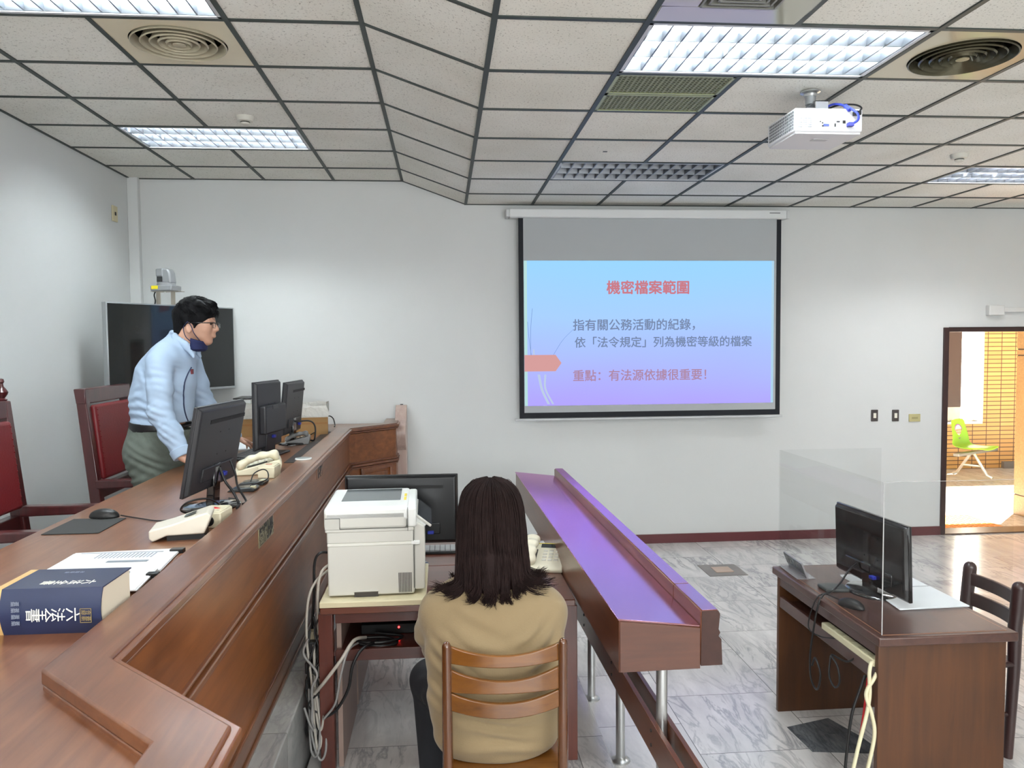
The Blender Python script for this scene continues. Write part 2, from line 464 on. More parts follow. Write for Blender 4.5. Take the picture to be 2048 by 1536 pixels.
# ------------------------------------------------------------------ room shell
D = 7.3005
T = .605
ZL, ZR = 3.3628, 3.1587
XL0, XR0 = -.3554, .2122
XW, XE, YS = -2.725, 7.6, -3.4
DX0, DX1, DZ = 4.83, 6.42, 1.985          # doorway
structure(MB().box(XW-.2, 13, YS, D+.2, -.2, 0).obj('floor', M_FLOOR))
mb = MB()
mb.box(XW-.15, DX0, D, D+.18, 0, 3.6); mb.box(DX0, DX1, D, D+.18, DZ, 3.6); mb.box(DX1, XE+.15, D, D+.18, 0, 3.6)
structure(mb.obj('wall_back', M_WALL, smooth=0))
structure(MB().box(XW-.15, XW, YS, D, 0, 3.6).obj('wall_left', M_WALL, smooth=0))
structure(MB().box(XE, XE+.15, YS, D, 0, 3.6).obj('wall_right', M_WALL, smooth=0))
structure(MB().box(XW-.15, XE+.15, YS-.15, YS, 0, 3.6).obj('wall_front', M_WALL, smooth=0))
mb = MB(); mb.box(-.35, DX0-.03, D-.018, D, 0, .085); mb.box(DX1+.03, XE, D-.018, D, 0, .085)
structure(mb.obj('baseboard_back', M_BASE, bevel=.003))
structure(MB().box(XW, XW+.018, -1.4, D, .38, .47).obj('baseboard_left', M_BASE, bevel=.003))
mb = MB(); mb.box(DX0-.035, DX0+.012, D-.02, D+.2, 0, DZ+.03); mb.box(DX1-.012, DX1+.035, D-.02, D+.2, 0, DZ+.03); mb.box(DX0+.012, DX1-.012, D-.02, D+.2, DZ-.012, DZ+.03)
structure(mb.obj('trim_1', M_FRAME, bevel=.003))
structure(MB().box(DX0, DX1, D-.02, D+.2, 0, .012).obj('trim_2', mat('threshold', (92, 70, 56), rough=.3)))
# conduit boxed in at the corner
structure(MB().box(XW, XW+.09, D-.06, D, .4, ZL).obj('trim_3', M_WALL, bevel=.004))

# unseen window frame, made up to surround the added fill lamp
mb = MB()
for x in (-.95, .75, 2.45, 4.15): mb.box(x-.025, x+.025, YS, YS+.03, 1.18, 2.72)
mb.box(-.95, 4.15, YS, YS+.03, 1.15, 1.2); mb.box(-.95, 4.15, YS, YS+.03, 2.70, 2.75)
structure(mb.obj('window_added', mat('aluminium window frame', (180, 182, 184), rough=.4, metal=.5)))

# ceiling: tiles laid into a dark grid; two levels joined by a sloping strip
def rows(frac):
    ys = [D]; y = D-frac*T
    while y > YS: ys.append(y); y -= T
    ys.append(YS); return ys
RL, RR = rows(.849), rows(.8693)
def open_cells(): return {('R', 1, 5.5646), ('R', 2, 5.5646), ('R', 6, 5.5646), ('R', 7, 5.5646), ('R', 1, 3.1446), ('R', 2, 3.1446), ('R', 3, 3.1446), ('R', 1, 3.7496), ('R', 1, 2.5396), ('L', 1, 5.577), ('L', 2, 5.577), ('L', 1, 3.157), ('L', 2, 3.157), ('L', 1, 3.762)}
OPEN = open_cells()
tiles, bars = MB(), MB()
hw = .012
colsR = [XR0+T*i for i in range(13)]; colsL = [XL0-T*i for i in range(4)]+[XW]
for j in range(len(RR)-1):
    y1, y0 = RR[j], RR[j+1]
    for i in range(12):
        if any(k == 'R' and c == i and abs(yy-y0) < .1 for k, c, yy in OPEN): continue
        tiles.quad((colsR[i], y0, ZR), (colsR[i], y1, ZR), (colsR[i+1], y1, ZR), (colsR[i+1], y0, ZR))
for j in range(len(RL)-1):
    y1, y0 = RL[j], RL[j+1]
    for i in range(4):
        if any(k == 'L' and c == i and abs(yy-y0) < .1 for k, c, yy in OPEN): continue
        tiles.quad((colsL[i], y0, ZL), (colsL[i], y1, ZL), (colsL[i+1], y1, ZL), (colsL[i+1], y0, ZL))
    tiles.quad((XL0, y0, ZL), (XL0, y1, ZL), (XR0, RR[j], ZR), (XR0, RR[j+1], ZR))
ceil = structure(tiles.obj('ceiling', M_CEIL, smooth=0))
def bar_x(x0, x1, y, z): bars.box(x0, x1, y-hw, y+hw, z-.006, z+.02)
def bar_y(x, y0, y1, z, w=hw): bars.box(x-w, x+w, y0, y1, z-.007, z+.02)
def is_open(k, i, y): return any(a == k and c == i and abs(yy-y) < .1 for a, c, yy in OPEN)
FIX = {('R', 2, 3.1446), ('R', 2, 5.5646), ('R', 7, 5.5646), ('L', 2, 3.157), ('L', 2, 5.577)}   # no bar across the middle of a light
for j in range(1, len(RR)-1):
    bar_x(XR0, XE, RR[j], ZR)
for i in range(13):
    for j in range(len(RR)-1):
        if any(k == 'R' and abs(colsR[i]-(XR0+T*c)) < .01 and abs(yy-RR[j+1]) < .1 for k, c, yy in FIX): continue
        bar_y(colsR[i], RR[j+1], RR[j], ZR)
for j in range(1, len(RL)-1):
    bar_x(XW, XL0, RL[j], ZL)
for i in range(4):
    for j in range(len(RL)-1):
        if any(k == 'L' and abs(colsL[i]-(XL0-T*c)) < .01 and abs(yy-RL[j+1]) < .1 for k, c, yy in FIX if c > 0) : continue
        bar_y(colsL[i], RL[j+1], RL[j], ZL)
for j in range(1, len(RL)-1):     # bars down the slope
    a, b = Vector((XL0, RL[j], ZL)), Vector((XR0, RR[j], ZR))
    bars._add([a+Vector((0, -hw, -.006)), a+Vector((0, hw, -.006)), b+Vector((0, hw, -.006)), b+Vector((0, -hw, -.006)),
               a+Vector((0, -hw, .01)), a+Vector((0, hw, .01)), b+Vector((0, hw, .01)), b+Vector((0, -hw, .01))],
              [(0, 1, 2, 3), (4, 7, 6, 5), (0, 4, 5, 1), (1, 5, 6, 2), (2, 6, 7, 3), (3, 7, 4, 0)])
# wall angles
bars.box(XR0, XE, D-.02, D, ZR-.006, ZR+.02); bars.box(XW, XL0, D-.02, D, ZL-.006, ZL+.02); bars.box(XW, XW+.02, YS, D, ZL-.006, ZL+.02)
a, b = (XL0, ZL), (XR0, ZR)
bars.prism([(XL0, ZL-.006), (XR0, ZR-.006), (XR0, ZR+.015), (XL0, ZL+.015)], 'y', D-.02, D)
g = structure(bars.obj('ceiling_grid', M_GRID, ceil, smooth=0))
# closed void above the tiles, so no daylight leaks in
structure(MB().box(XW-.15, XE+.15, YS-.15, D+.18, 3.6, 3.7).obj('ceiling', mat('plenum', (60, 60, 60), rough=.9), smooth=0))
structure(MB().box(XR0, XE, YS, D, 3.55, 3.58).obj('ceiling', mat('plenum', (60, 60, 60)), smooth=0))

# raised floors
BP = [(-.362, -1.3), (-.362, 1.414), (-.702, 1.755), (-.739, 6.453), (-.389, 6.83), (-.389, 7.29)]   # outer edge of the bench top
dp = offset_path(BP, .085)
mb = MB().prism([(XW, -1.4)]+[(dp[0].x, -1.4)]+[tuple(p) for p in dp[1:5]]+[(dp[5].x, D)]+[(XW, D)], 'z', 0, .38)
structure(mb.obj('floor', M_DAIS, bevel=.006, smooth=30))
structure(MB().box(-.62, .72, -1.4, 6.0, 0, .05).obj('floor', marble('platform marble', off=(.0, .02, 0)), bevel=.006))

# ------------------------------------------------------------------ corridor outside the door
def corridor_tile():
    m = bpy.data.materials.new('ochre wall tiles'); m.use_nodes = True
    nt = m.node_tree; b = nt.nodes['Principled BSDF']; L = nt.links.new
    tc = nt.nodes.new('ShaderNodeTexCoord'); mp = nt.nodes.new('ShaderNodeMapping'); mp.inputs['Rotation'].default_value = (R(-90), 0, 0)
    L(tc.outputs['Object'], mp.inputs['Vector'])
    br = nt.nodes.new('ShaderNodeTexBrick'); br.offset = 0; br.inputs['Scale'].default_value = 1
    br.inputs['Brick Width'].default_value = .215; br.inputs['Row Height'].default_value = .062; br.inputs['Mortar Size'].default_value = .006; br.inputs['Mortar Smooth'].default_value = 0
    br.inputs['Color1'].default_value = lin((205, 158, 92)); br.inputs['Color2'].default_value = lin((192, 144, 82)); br.inputs['Mortar'].default_value = lin((92, 62, 40))
    L(mp.outputs['Vector'], br.inputs['Vector']); L(br.outputs['Color'], b.inputs['Base Color'])
    b.inputs['Roughness'].default_value = .4
    return m
M_CT = corridor_tile()
YC = 11.05
M_PAVE = marble('corridor marble', base=(214, 208, 198), vein=(150, 140, 130))
structure(MB().box(2.5, 13, D+.2, YC+.3, -.2, 0).obj('floor', M_PAVE))
WX0, WX1, WZ0, WZ1 = 7.0, 7.875, .70, 2.3
mb = MB(); mb.box(2.5, WX0, YC, YC+.2, 0, 3.2); mb.box(WX1, 13, YC, YC+.2, 0, 3.2); mb.box(WX0, WX1, YC, YC+.2, 0, WZ0); mb.box(WX0, WX1, YC, YC+.2, WZ1, 3.2)
structure(mb.obj('wall_corridor', M_CT, smooth=0))
structure(MB().box(2.5, 13, D+.2, 8.5, 3.0, 3.2).obj('ceiling', M_WALL, smooth=0))  # unseen corridor roof slab, added to keep sun off the doorway
structure(MB().box(2.5, 13, 10.6, YC+.2, 3.0, 3.2).obj('ceiling', M_WALL, smooth=0))  # unseen second slab; the gap between is shaped to sun the corridor floor
structure(MB().box(2.4, 2.5, D+.2, YC, 0, 3.2).obj('wall_corridor', M_WALL, smooth=0))
structure(MB().box(13, 13.1, D+.2, YC, 0, 3.2).obj('wall_corridor', M_WALL, smooth=0))
structure(MB().box(8.2, 13, 10.99, YC, 0, .10).obj('baseboard_corridor', mat('grey stone base', (120, 112, 104), rough=.4)))
# window in the corridor wall: dark sash on the left, the sunlit outdoors right of it
win = MB()
win.box(WX0-.04, WX1, YC-.03, YC+.12, WZ0-.035, WZ0); win.box(WX1-.02, WX1+.01, YC-.02, YC+.12, WZ0, WZ1)
wo = structure(win.obj('window_1', mat('white window frame', (235, 232, 226), rough=.4), bevel=.003))
MB().box(WX0, 7.58, YC+.04, YC+.07, .91, WZ1).obj('sash', mat('dark sash', (82, 66, 58), rough=.25), wo, bevel=.004)
MB().box(WX0, 7.58, YC+.05, YC+.09, WZ0, .91).obj('sill_block', mat('pale stone', (214, 204, 188), rough=.6, var=.1), wo)
MB().box(WX0, WX1+.5, YC+.35, YC+.36, .5, 2.6).obj('daylight', mat('bright outdoors', (255, 255, 250), emit=(255, 253, 246), estr=5.), wo)
# stone clad pillar beside the doorway
pil = MB()
for z0, z1 in ((0, .215), (.225, 1.72), (1.732, 1.785), (1.797, 3.0)): pil.box(6.16, 6.5, 7.72, 8.1, z0, z1)
p = pil.obj('column_corridor', mat('speckled brown stone', (142, 110, 74), rough=.35, var=.18, vscale=60), bevel=.004); structure(p)
MB().box(6.165, 6.49, 7.725, 8.09, 0, 3.0).obj('joint', mat('dark joint', (50, 38, 30)), p)
# tactile mat
mb = MB().box(4.9, 5.62, 7.52, 8.08, 0, .008)
for i in range(12):
    for j in range(9):
        mb.lathe([(.02, .008), (.016, .013), (.0001, .013)], 8, (4.94+i*.058, 7.55+j*.06, 0))
tag(mb.obj('door_mat', mat('orange rubber mat', (214, 128, 52), rough=.6)), 'orange studded rubber mat on the corridor floor outside the doorway', 'mat')

def green_chair():
    t = thing('waiting_chair', 'lime green plastic waiting seat with a round notice on its back in the sunlit corridor', 'chair', (7.22, 10.3, 0), R(28))
    g = mat('lime plastic', (142, 196, 40), rough=.3)
    # shell: seat and back in one bent sheet (local: sitter faces -y)
    rows_ = []
    prof = [(-.235, .40), (-.22, .415), (-.12, .40), (.02, .39), (.12, .40), (.17, .44), (.19, .52), (.21, .62), (.235, .72), (.25, .80)]
    for i, (y, z) in enumerate(prof):
        w = .23 if i < 6 else .23-.018*(i-5)
        rows_.append([(w*s_, y+.02*(s_*s_ if i > 5 else 0)*-1.5, z+(.03*s_*s_ if i < 6 else 0)) for s_ in (-1, -.8, -.5, 0, .5, .8, 1)])
    mb = MB().grid(rows_); o = mb.obj('seat_shell', g, t, smooth=60)
    so = o.modifiers.new('thick', 'SOLIDIFY'); so.thickness = .014
    sb = o.modifiers.new('sub', 'SUBSURF'); sb.levels = 1; sb.render_levels = 1
    M = frame((0, .196, .625), (1, 0, 0), (0, .16, 1))
    st = MB().lathe([(.105, 0), (.105, .004), (.0001, .004)], 32, M=M).obj('notice', mat('white sticker', (232, 214, 196), rough=.5), t)
    MB().lathe([(.104, .0045), (.104, .006), (.088, .006), (.088, .0045), (.104, .0045)], 32, M=M, caps=False).obj('notice_rim', mat('purple print', (150, 92, 150)), st)
    me = lettering('請保持距離\n請勿坐此', .032, line=1.1)
    me.transform(M @ Matrix.Translation((0, 0, .0055))); me.materials.append(mat('orange print', (196, 120, 70)))
    link_mesh('notice_text', me, st, smooth=0)
    MB().box(-.42, .62, -.04, .04, .33, .37).obj('beam', mat('steel beam', (150, 146, 140), rough=.3, metal=.7), t, bevel=.006)
    lg = MB().tube([(0, -.02, .34), (0, -.2, .06), (0, -.27, .03)], .02).tube([(0, .02, .34), (0, .2, .06), (0, .26, .03)], .02).tube([(0, -.13, .17), (0, .13, .17)], .014)
    lg.obj('leg', mat('bright metal leg', (225, 222, 216), rough=.25, metal=.6), t)
green_chair()
# ------------------------------------------------------------------ ceiling fittings
M_LOUVRE = mat('polished louvre', (126, 130, 136), rough=.42, metal=.95)
M_TRAY = mat('white enamel tray', (196, 198, 202), rough=.35)
M_TUBE_ON = mat('lit fluorescent tube', (255, 255, 255), emit=(242, 252, 255), estr=42.)
M_TUBE_DIM = mat('dimmer fluorescent tube', (255, 255, 255), emit=(250, 252, 255), estr=34.)
M_TUBE_OFF = mat('unlit fluorescent tube', (236, 236, 236), rough=.3)
def light(label, x0, y0, z, lit):
    w, d = 2*T, T
    t = thing('troffer_light', label, 'ceiling light', (x0+w/2, y0+d/2, z), 0, 'recessed fluorescent lights')
    hx, hy = w/2-.014, d/2-.014
    mb = MB()
    mb.box(-hx, hx, -hy, hy, .095, .10)
    for s in (-1, 1):
        mb.box(s*hx-.002, s*hx+.002, -hy, hy, -.004, .10); mb.box(-hx, hx, s*hy-.002, s*hy+.002, -.004, .10)
    # flat rim
    mb.box(-hx, hx, -hy, -hy+.02, -.005, .0); mb.box(-hx, hx, hy-.02, hy, -.005, 0); mb.box(-hx, -hx+.015, -hy, hy, -.005, 0); mb.box(hx-.015, hx, -hy, hy, -.005, 0)
    mb.obj('housing', M_TRAY, t)
    lv = MB()
    ly = [-hy+.02, -.092, .092, hy-.02]
    for k, y in enumerate(ly):
        lv.prism([(y-.003, 0), (y+.003, 0), (y+(.018 if k < 3 else .0), .042), (y-(.018 if k > 0 else .0), .042)], 'x', -hx+.012, hx-.012)
    n = 14
    for i in range(n+1):
        x = -hx+.02+(2*hx-.04)*i/n
        for k in range(3):
            ya, yb = ly[k]+.003, ly[k+1]-.003; ym = (ya+yb)/2
            # bowed top edge of every cross blade
            for u0, u1 in ((ya, ym), (ym, yb)):
                za = .036 if u0 == ya else .022; zb = .022 if u0 == ya else .036
                lv.prism([(u0, 0), (u1, 0), (u1, zb), (u0, za)], 'x', x-.0035, x+.0035)
    lv.obj('louvre', M_LOUVRE, t, smooth=20)
    for k in range(3):
        yc = (ly[k]+ly[k+1])/2
        MB().tube([(-hx+.03, yc, .060), (hx-.03, yc, .060)], .014, 10).obj('tube', (M_TUBE_DIM if lit == 'dim' else M_TUBE_ON) if lit else M_TUBE_OFF, t)
    return t
light('large lit ceiling light above the white projector', XR0+T, 3.1446, ZR, True)
light('unlit ceiling light closest to the top of the projection screen', XR0+T, 5.5646, ZR, False)
light('ceiling light cut by the right edge, nearest the doorway', XR0+6*T, 5.5646, ZR, 'dim')
light('ceiling light above the standing person, just behind a smoke detector', XL0-3*T, 5.577, ZL, True)
light('lit ceiling light cut by the top edge above the left round vent', XL0-3*T, 3.157, ZL, True)

def diffuser(label, x0, y0, z, face, dark):
    t = thing('air_diffuser', label, 'air vent', (x0+T/2, y0+T/2, z), 0, 'round ceiling air vents')
    h = T/2-.013
    mb = MB()
    seg = 48; r0 = .225
    inner = [(r0*math.cos(2*math.pi*k/seg), r0*math.sin(2*math.pi*k/seg), -.004) for k in range(seg)]
    outer = []
    for k in range(seg):
        a = 2*math.pi*k/seg; c, s = math.cos(a), math.sin(a); q = h/max(abs(c), abs(s)); outer.append((q*c, q*s, -.004))
    mb._add(inner+outer, [(k, (k+1) % seg, seg+(k+1) % seg, seg+k) for k in range(seg)])
    for s in (-1, 1): mb.box(s*h-.001, s*h+.001, -h, h, -.004, .02); mb.box(-h, h, s*h-.001, s*h+.001, -.004, .02)
    mb.obj('face_plate', face, t)
    MB().lathe([(r0, -.004), (r0, .09), (.0001, .09)], 48, caps=False).obj('throat', mat('vent throat', (34, 34, 30), rough=.8), t)
    for i, r in enumerate((.222, .178, .136, .098, .062)):
        MB().lathe([(r, -.012+.004*i*.5), (r-.006, -.014), (r-.024, .03), (r-.022, .033), (r-.002, -.008), (r, -.012+.004*i*.5)], 48, caps=False).obj('vent_ring', dark, t, smooth=50)
    MB().lathe([(.03, -.01), (.028, -.014), (.0001, -.014), ], 32).obj('vent_hub', dark, t)
M_CREAM = mat('aged cream enamel', (214, 203, 176), rough=.3, var=.05, vscale=3)
M_RINGS = mat('cream vent ring', (178, 170, 146), rough=.45)
diffuser('round cream air vent in the ceiling at the upper left', XL0-2*T, 3.762, ZL, M_CREAM, M_RINGS)
diffuser('round air vent with shiny panel in the ceiling right of the lit light', XR0+3*T, 3.1446, ZR, mat('shiny cream enamel', (196, 186, 160), rough=.08), mat('dark vent ring', (84, 80, 62), rough=.2, metal=.5))

def grille():
    x0, y0 = XR0+T, 3.7496
    t = thing('return_air_grille', 'perforated return air grille in two halves beside the lit ceiling light', 'air vent', (x0+T/2, y0+T/2, ZR))
    h = T/2-.013
    m = mat('grille frame', (150, 156, 118), rough=.4); mm = mat('perforated metal', (126, 130, 100), rough=.5)
    MB().box(-h, h, -h, h, .03, .04).obj('backing', mat('grille void', (22, 24, 20), rough=.9), t)
    for ya, yb in ((-h, -.006), (.006, h)):
        fr = MB(); fr.box(-h, h, ya, ya+.014, -.006, .01); fr.box(-h, h, yb-.014, yb, -.006, .01); fr.box(-h, -h+.014, ya, yb, -.006, .01); fr.box(h-.014, h, ya, yb, -.006, .01)
        f = fr.obj('grille_frame', m, t)
        pm = MB()
        n, k = 24, 10
        for i in range(n+1):
            x = -h+.014+(2*h-.028)*i/n; w = .0058 if i % 2 == 0 else .0035
            pm.box(x-w, x+w, ya+.012, yb-.012, -.003, .0)
        for j in range(k+1):
            y = ya+.014+(yb-ya-.028)*j/k
            pm.box(-h+.01, h-.01, y-.0045, y+.0045, -.002, .001)
        pm.obj('perforated_sheet', mm, f)
grille()
def cassette():
    x0, y0 = XR0+T, 2.5396
    t = thing('cassette_vent', 'glossy panel with a square vent cut by the top edge, above the lit light', 'air vent', (x0+T/2, y0+T/2, ZR))
    h = T/2-.013
    g = mat('glossy grey panel', (178, 178, 164), rough=.06, coat=.5, coat_rough=.03)
    mb = MB(); a = .15
    mb.box(-h, h, -h, -a, -.008, 0); mb.box(-h, h, a, h, -.008, 0); mb.box(-h, -a, -a, a, -.008, 0); mb.box(a, h, -a, a, -.008, 0)
    mb.obj('face_plate', g, t, bevel=.003)
    lo = MB()
    for k in range(5):
        r = a-.006-.026*k
        for s in (-1, 1):
            lo.box(-r, r, s*r-.004, s*r+.004, -.012, .012); lo.box(s*r-.004, s*r+.004, -r, r, -.012, .012)
    lo.obj('vent_slats', mat('grey vent slat', (128, 128, 122), rough=.4), t)
    MB().box(-a, a, -a, a, .02, .03).obj('backing', mat('grille void', (22, 24, 20)), t)
cassette()
def detector(label, x, y, z):
    t = thing('smoke_detector', label, 'smoke detector', (x, y, z), 0, 'smoke detectors')
    MB().lathe([(.058, 0), (.058, -.008), (.05, -.03), (.036, -.034), (.0001, -.034)], 28).obj('base', mat('off white plastic', (206, 204, 194), rough=.5), t)
    MB().lathe([(.03, -.033), (.03, -.040), (.0001, -.040)], 20).obj('sensor_ring', mat('black slot', (28, 28, 28)), t)
    MB().lathe([(.031, -.040), (.028, -.05), (.018, -.054), (.0001, -.054)], 20).obj('cap', mat('off white plastic', (206, 204, 194)), t)
detector('smoke detector on the left ceiling in front of a recessed light', -1.255, 5.32, ZL)
detector('smoke detector on the right ceiling near the light by the doorway', 3.52, 5.22, ZR)

# ------------------------------------------------------------------ projector
M_PW = mat('white projector plastic', (232, 233, 236), rough=.35)
M_STEEL = mat('brushed steel', (190, 192, 192), rough=.3, metal=.9)
M_BLK = mat('black plastic', (22, 22, 23), rough=.4)
def projector():
    t = thing('projector', 'white projector hanging from the ceiling with a blue cable at its back', 'projector', (1.888, 3.96, 2.905))
    b = MB().box(-.172, .172, -.16, .17, .01, .122).obj('body', M_PW, t, bevel=.008)
    MB().box(-.165, .165, -.15, .16, 0, .012).obj('underside', mat('projector underside', (214, 212, 214), rough=.5), t)
    MB().box(-.03, .05, -.06, -.02, -.003, .0).obj('lamp_hatch', mat('hatch grey', (186, 184, 186)), t)
    vs = MB()
    for j in range(5):
        for k in range(3): vs.box(-.155+k*.024, -.136+k*.024, -.162, -.158, .03+j*.010, .035+j*.010)
    vs.obj('vent', mat('vent grey', (120, 122, 126)), t)
    sv = MB()
    for i in range(14):
        for j in range(6): sv.box(-.1745, -.171, -.145+i*.021, -.133+i*.021, .024+j*.015, .034+j*.015)
    sv.obj('side_grille', mat('vent grey', (120, 122, 126)), t)
    MB().box(-.06, .14, -.162, -.158, .022, .066).obj('port_panel', mat('port panel', (214, 215, 219), rough=.5), t)
    for x, z, w, h, c in ((.045, .057, .016, .006, (34, 34, 36)), (-.015, .04, .028, .012, (60, 72, 150)), (.03, .04, .007, .016, (30, 30, 30)), (.075, .056, .014, .014, (30, 30, 30)), (-.034, .05, .007, .007, (30, 30, 30)), (-.034, .036, .007, .007, (30, 30, 30)), (.10, .038, .018, .012, (40, 42, 44)), (-.045, .056, .006, .006, (60, 60, 60))):
        MB().box(x-w/2, x+w/2, -.165, -.16, z-h/2, z+h/2).obj('port', mat('port %d %d' % (c[0], c[2]), c), t)
    MB().lathe([(.045, 0), (.045, .03), (.038, .034), (.0001, .02)], 24, M=Matrix.Translation((.07, .17, .065)) @ Matrix.Rotation(R(-90), 4, 'X')).obj('lens', mat('lens glass', (18, 20, 30), rough=.05), t)
    mt = MB(); mt.box(-.10, .08, -.10, .09, .128, .136); mt.box(-.10, -.08, -.1, .09, .120, .136)
    for s in (-1, 1): mt.tube([(s*.09, -.1, .127), (-s*.02, .1, .127)], .006)
    mt.box(-.055, .045, -.06, .05, .136, .152); mt.box(-.02, .045, -.06, -.05, .15, .19); mt.box(-.02, .045, .04, .05, .15, .19); mt.box(-.02, .045, -.06, .05, .184, .19)
    mo = mt.obj('mount', mat('painted bracket', (206, 208, 212), rough=.35, metal=.3), t, bevel=.001)
    MB().tube([(-.02, 0, .185), (-.02, 0, .25)], .026, 16).obj('pole', mat('pole grey', (176, 180, 182), rough=.3, metal=.5), t)
    MB().lathe([(.05, .25), (.05, .243), (.034, .236), (.03, .225)], 20, (-.02, 0, 0)).obj('ceiling_cup', M_STEEL, t)
    cab = MB().tube(bez([(.03, -.02, .15), (.06, -.08, .165), (.09, -.15, .135), (.12, -.20, .09), (.125, -.20, .055), (.10, -.168, .04)]), .006).obj('video_cable', mat('blue cable', (52, 66, 168), rough=.4), t)
    MB().tube([(.088, -.148, .137), (.10, -.172, .112)], .011, 10).obj('ferrite_core', mat('blue ferrite', (60, 74, 186), rough=.4), cab)
    MB().box(.086, .114, -.19, -.163, .03, .05).obj('plug', mat('blue plug', (66, 70, 160)), cab, bevel=.003)
    pc = MB().tube(bez([(.04, -.01, .15), (.09, -.06, .165), (.14, -.13, .15), (.15, -.185, .12), (.142, -.18, .1)]), .0045).obj('power_cable', M_BLK, t)
    MB().box(.118, .15, -.19, -.16, .085, .105).obj('power_plug', M_BLK, pc, bevel=.003)
projector()

# ------------------------------------------------------------------ projection screen
def emission(name, col, strength):
    return mat(name, (0, 0, 0), rough=1, spec=0, emit=col, estr=strength/2**EXPO)
def slide_material():
    m = bpy.data.materials.new('projected slide'); m.use_nodes = True
    nt = m.node_tree; b = nt.nodes['Principled BSDF']; L = nt.links.new
    tc = nt.nodes.new('ShaderNodeTexCoord'); se = nt.nodes.new('ShaderNodeSeparateXYZ'); L(tc.outputs['Generated'], se.inputs[0])
    n = nt.nodes.new('ShaderNodeTexNoise'); n.inputs['Scale'].default_value = 1.6; L(tc.outputs['Generated'], n.inputs['Vector'])
    ad = nt.nodes.new('ShaderNodeMath'); ad.operation = 'MULTIPLY_ADD'; ad.inputs[1].default_value = .25
    L(n.outputs['Fac'], ad.inputs[0]); L(se.outputs['Z'], ad.inputs[2])
    sb = nt.nodes.new('ShaderNodeMath'); sb.operation = 'SUBTRACT'; sb.inputs[1].default_value = .125; L(ad.outputs[0], sb.inputs[0])
    cr = nt.nodes.new('ShaderNodeValToRGB'); e = cr.color_ramp.elements
    e[0].position = .0; e[0].color = lin((172, 160, 252)); e[1].position = 1.0; e[1].color = lin((148, 206, 248))
    k = e.new(.3); k.color = lin((168, 182, 254)); k = e.new(.62); k.color = lin((162, 200, 252))
    L(sb.outputs[0], cr.inputs['Fac'])
    b.inputs['Base Color'].default_value = (0, 0, 0, 1); b.inputs['Roughness'].default_value = 1; b.inputs['Specular IOR Level'].default_value = 0
    L(cr.outputs['Color'], b.inputs['Emission Color']); b.inputs['Emission Strength'].default_value = 1.12/2**EXPO
    return m
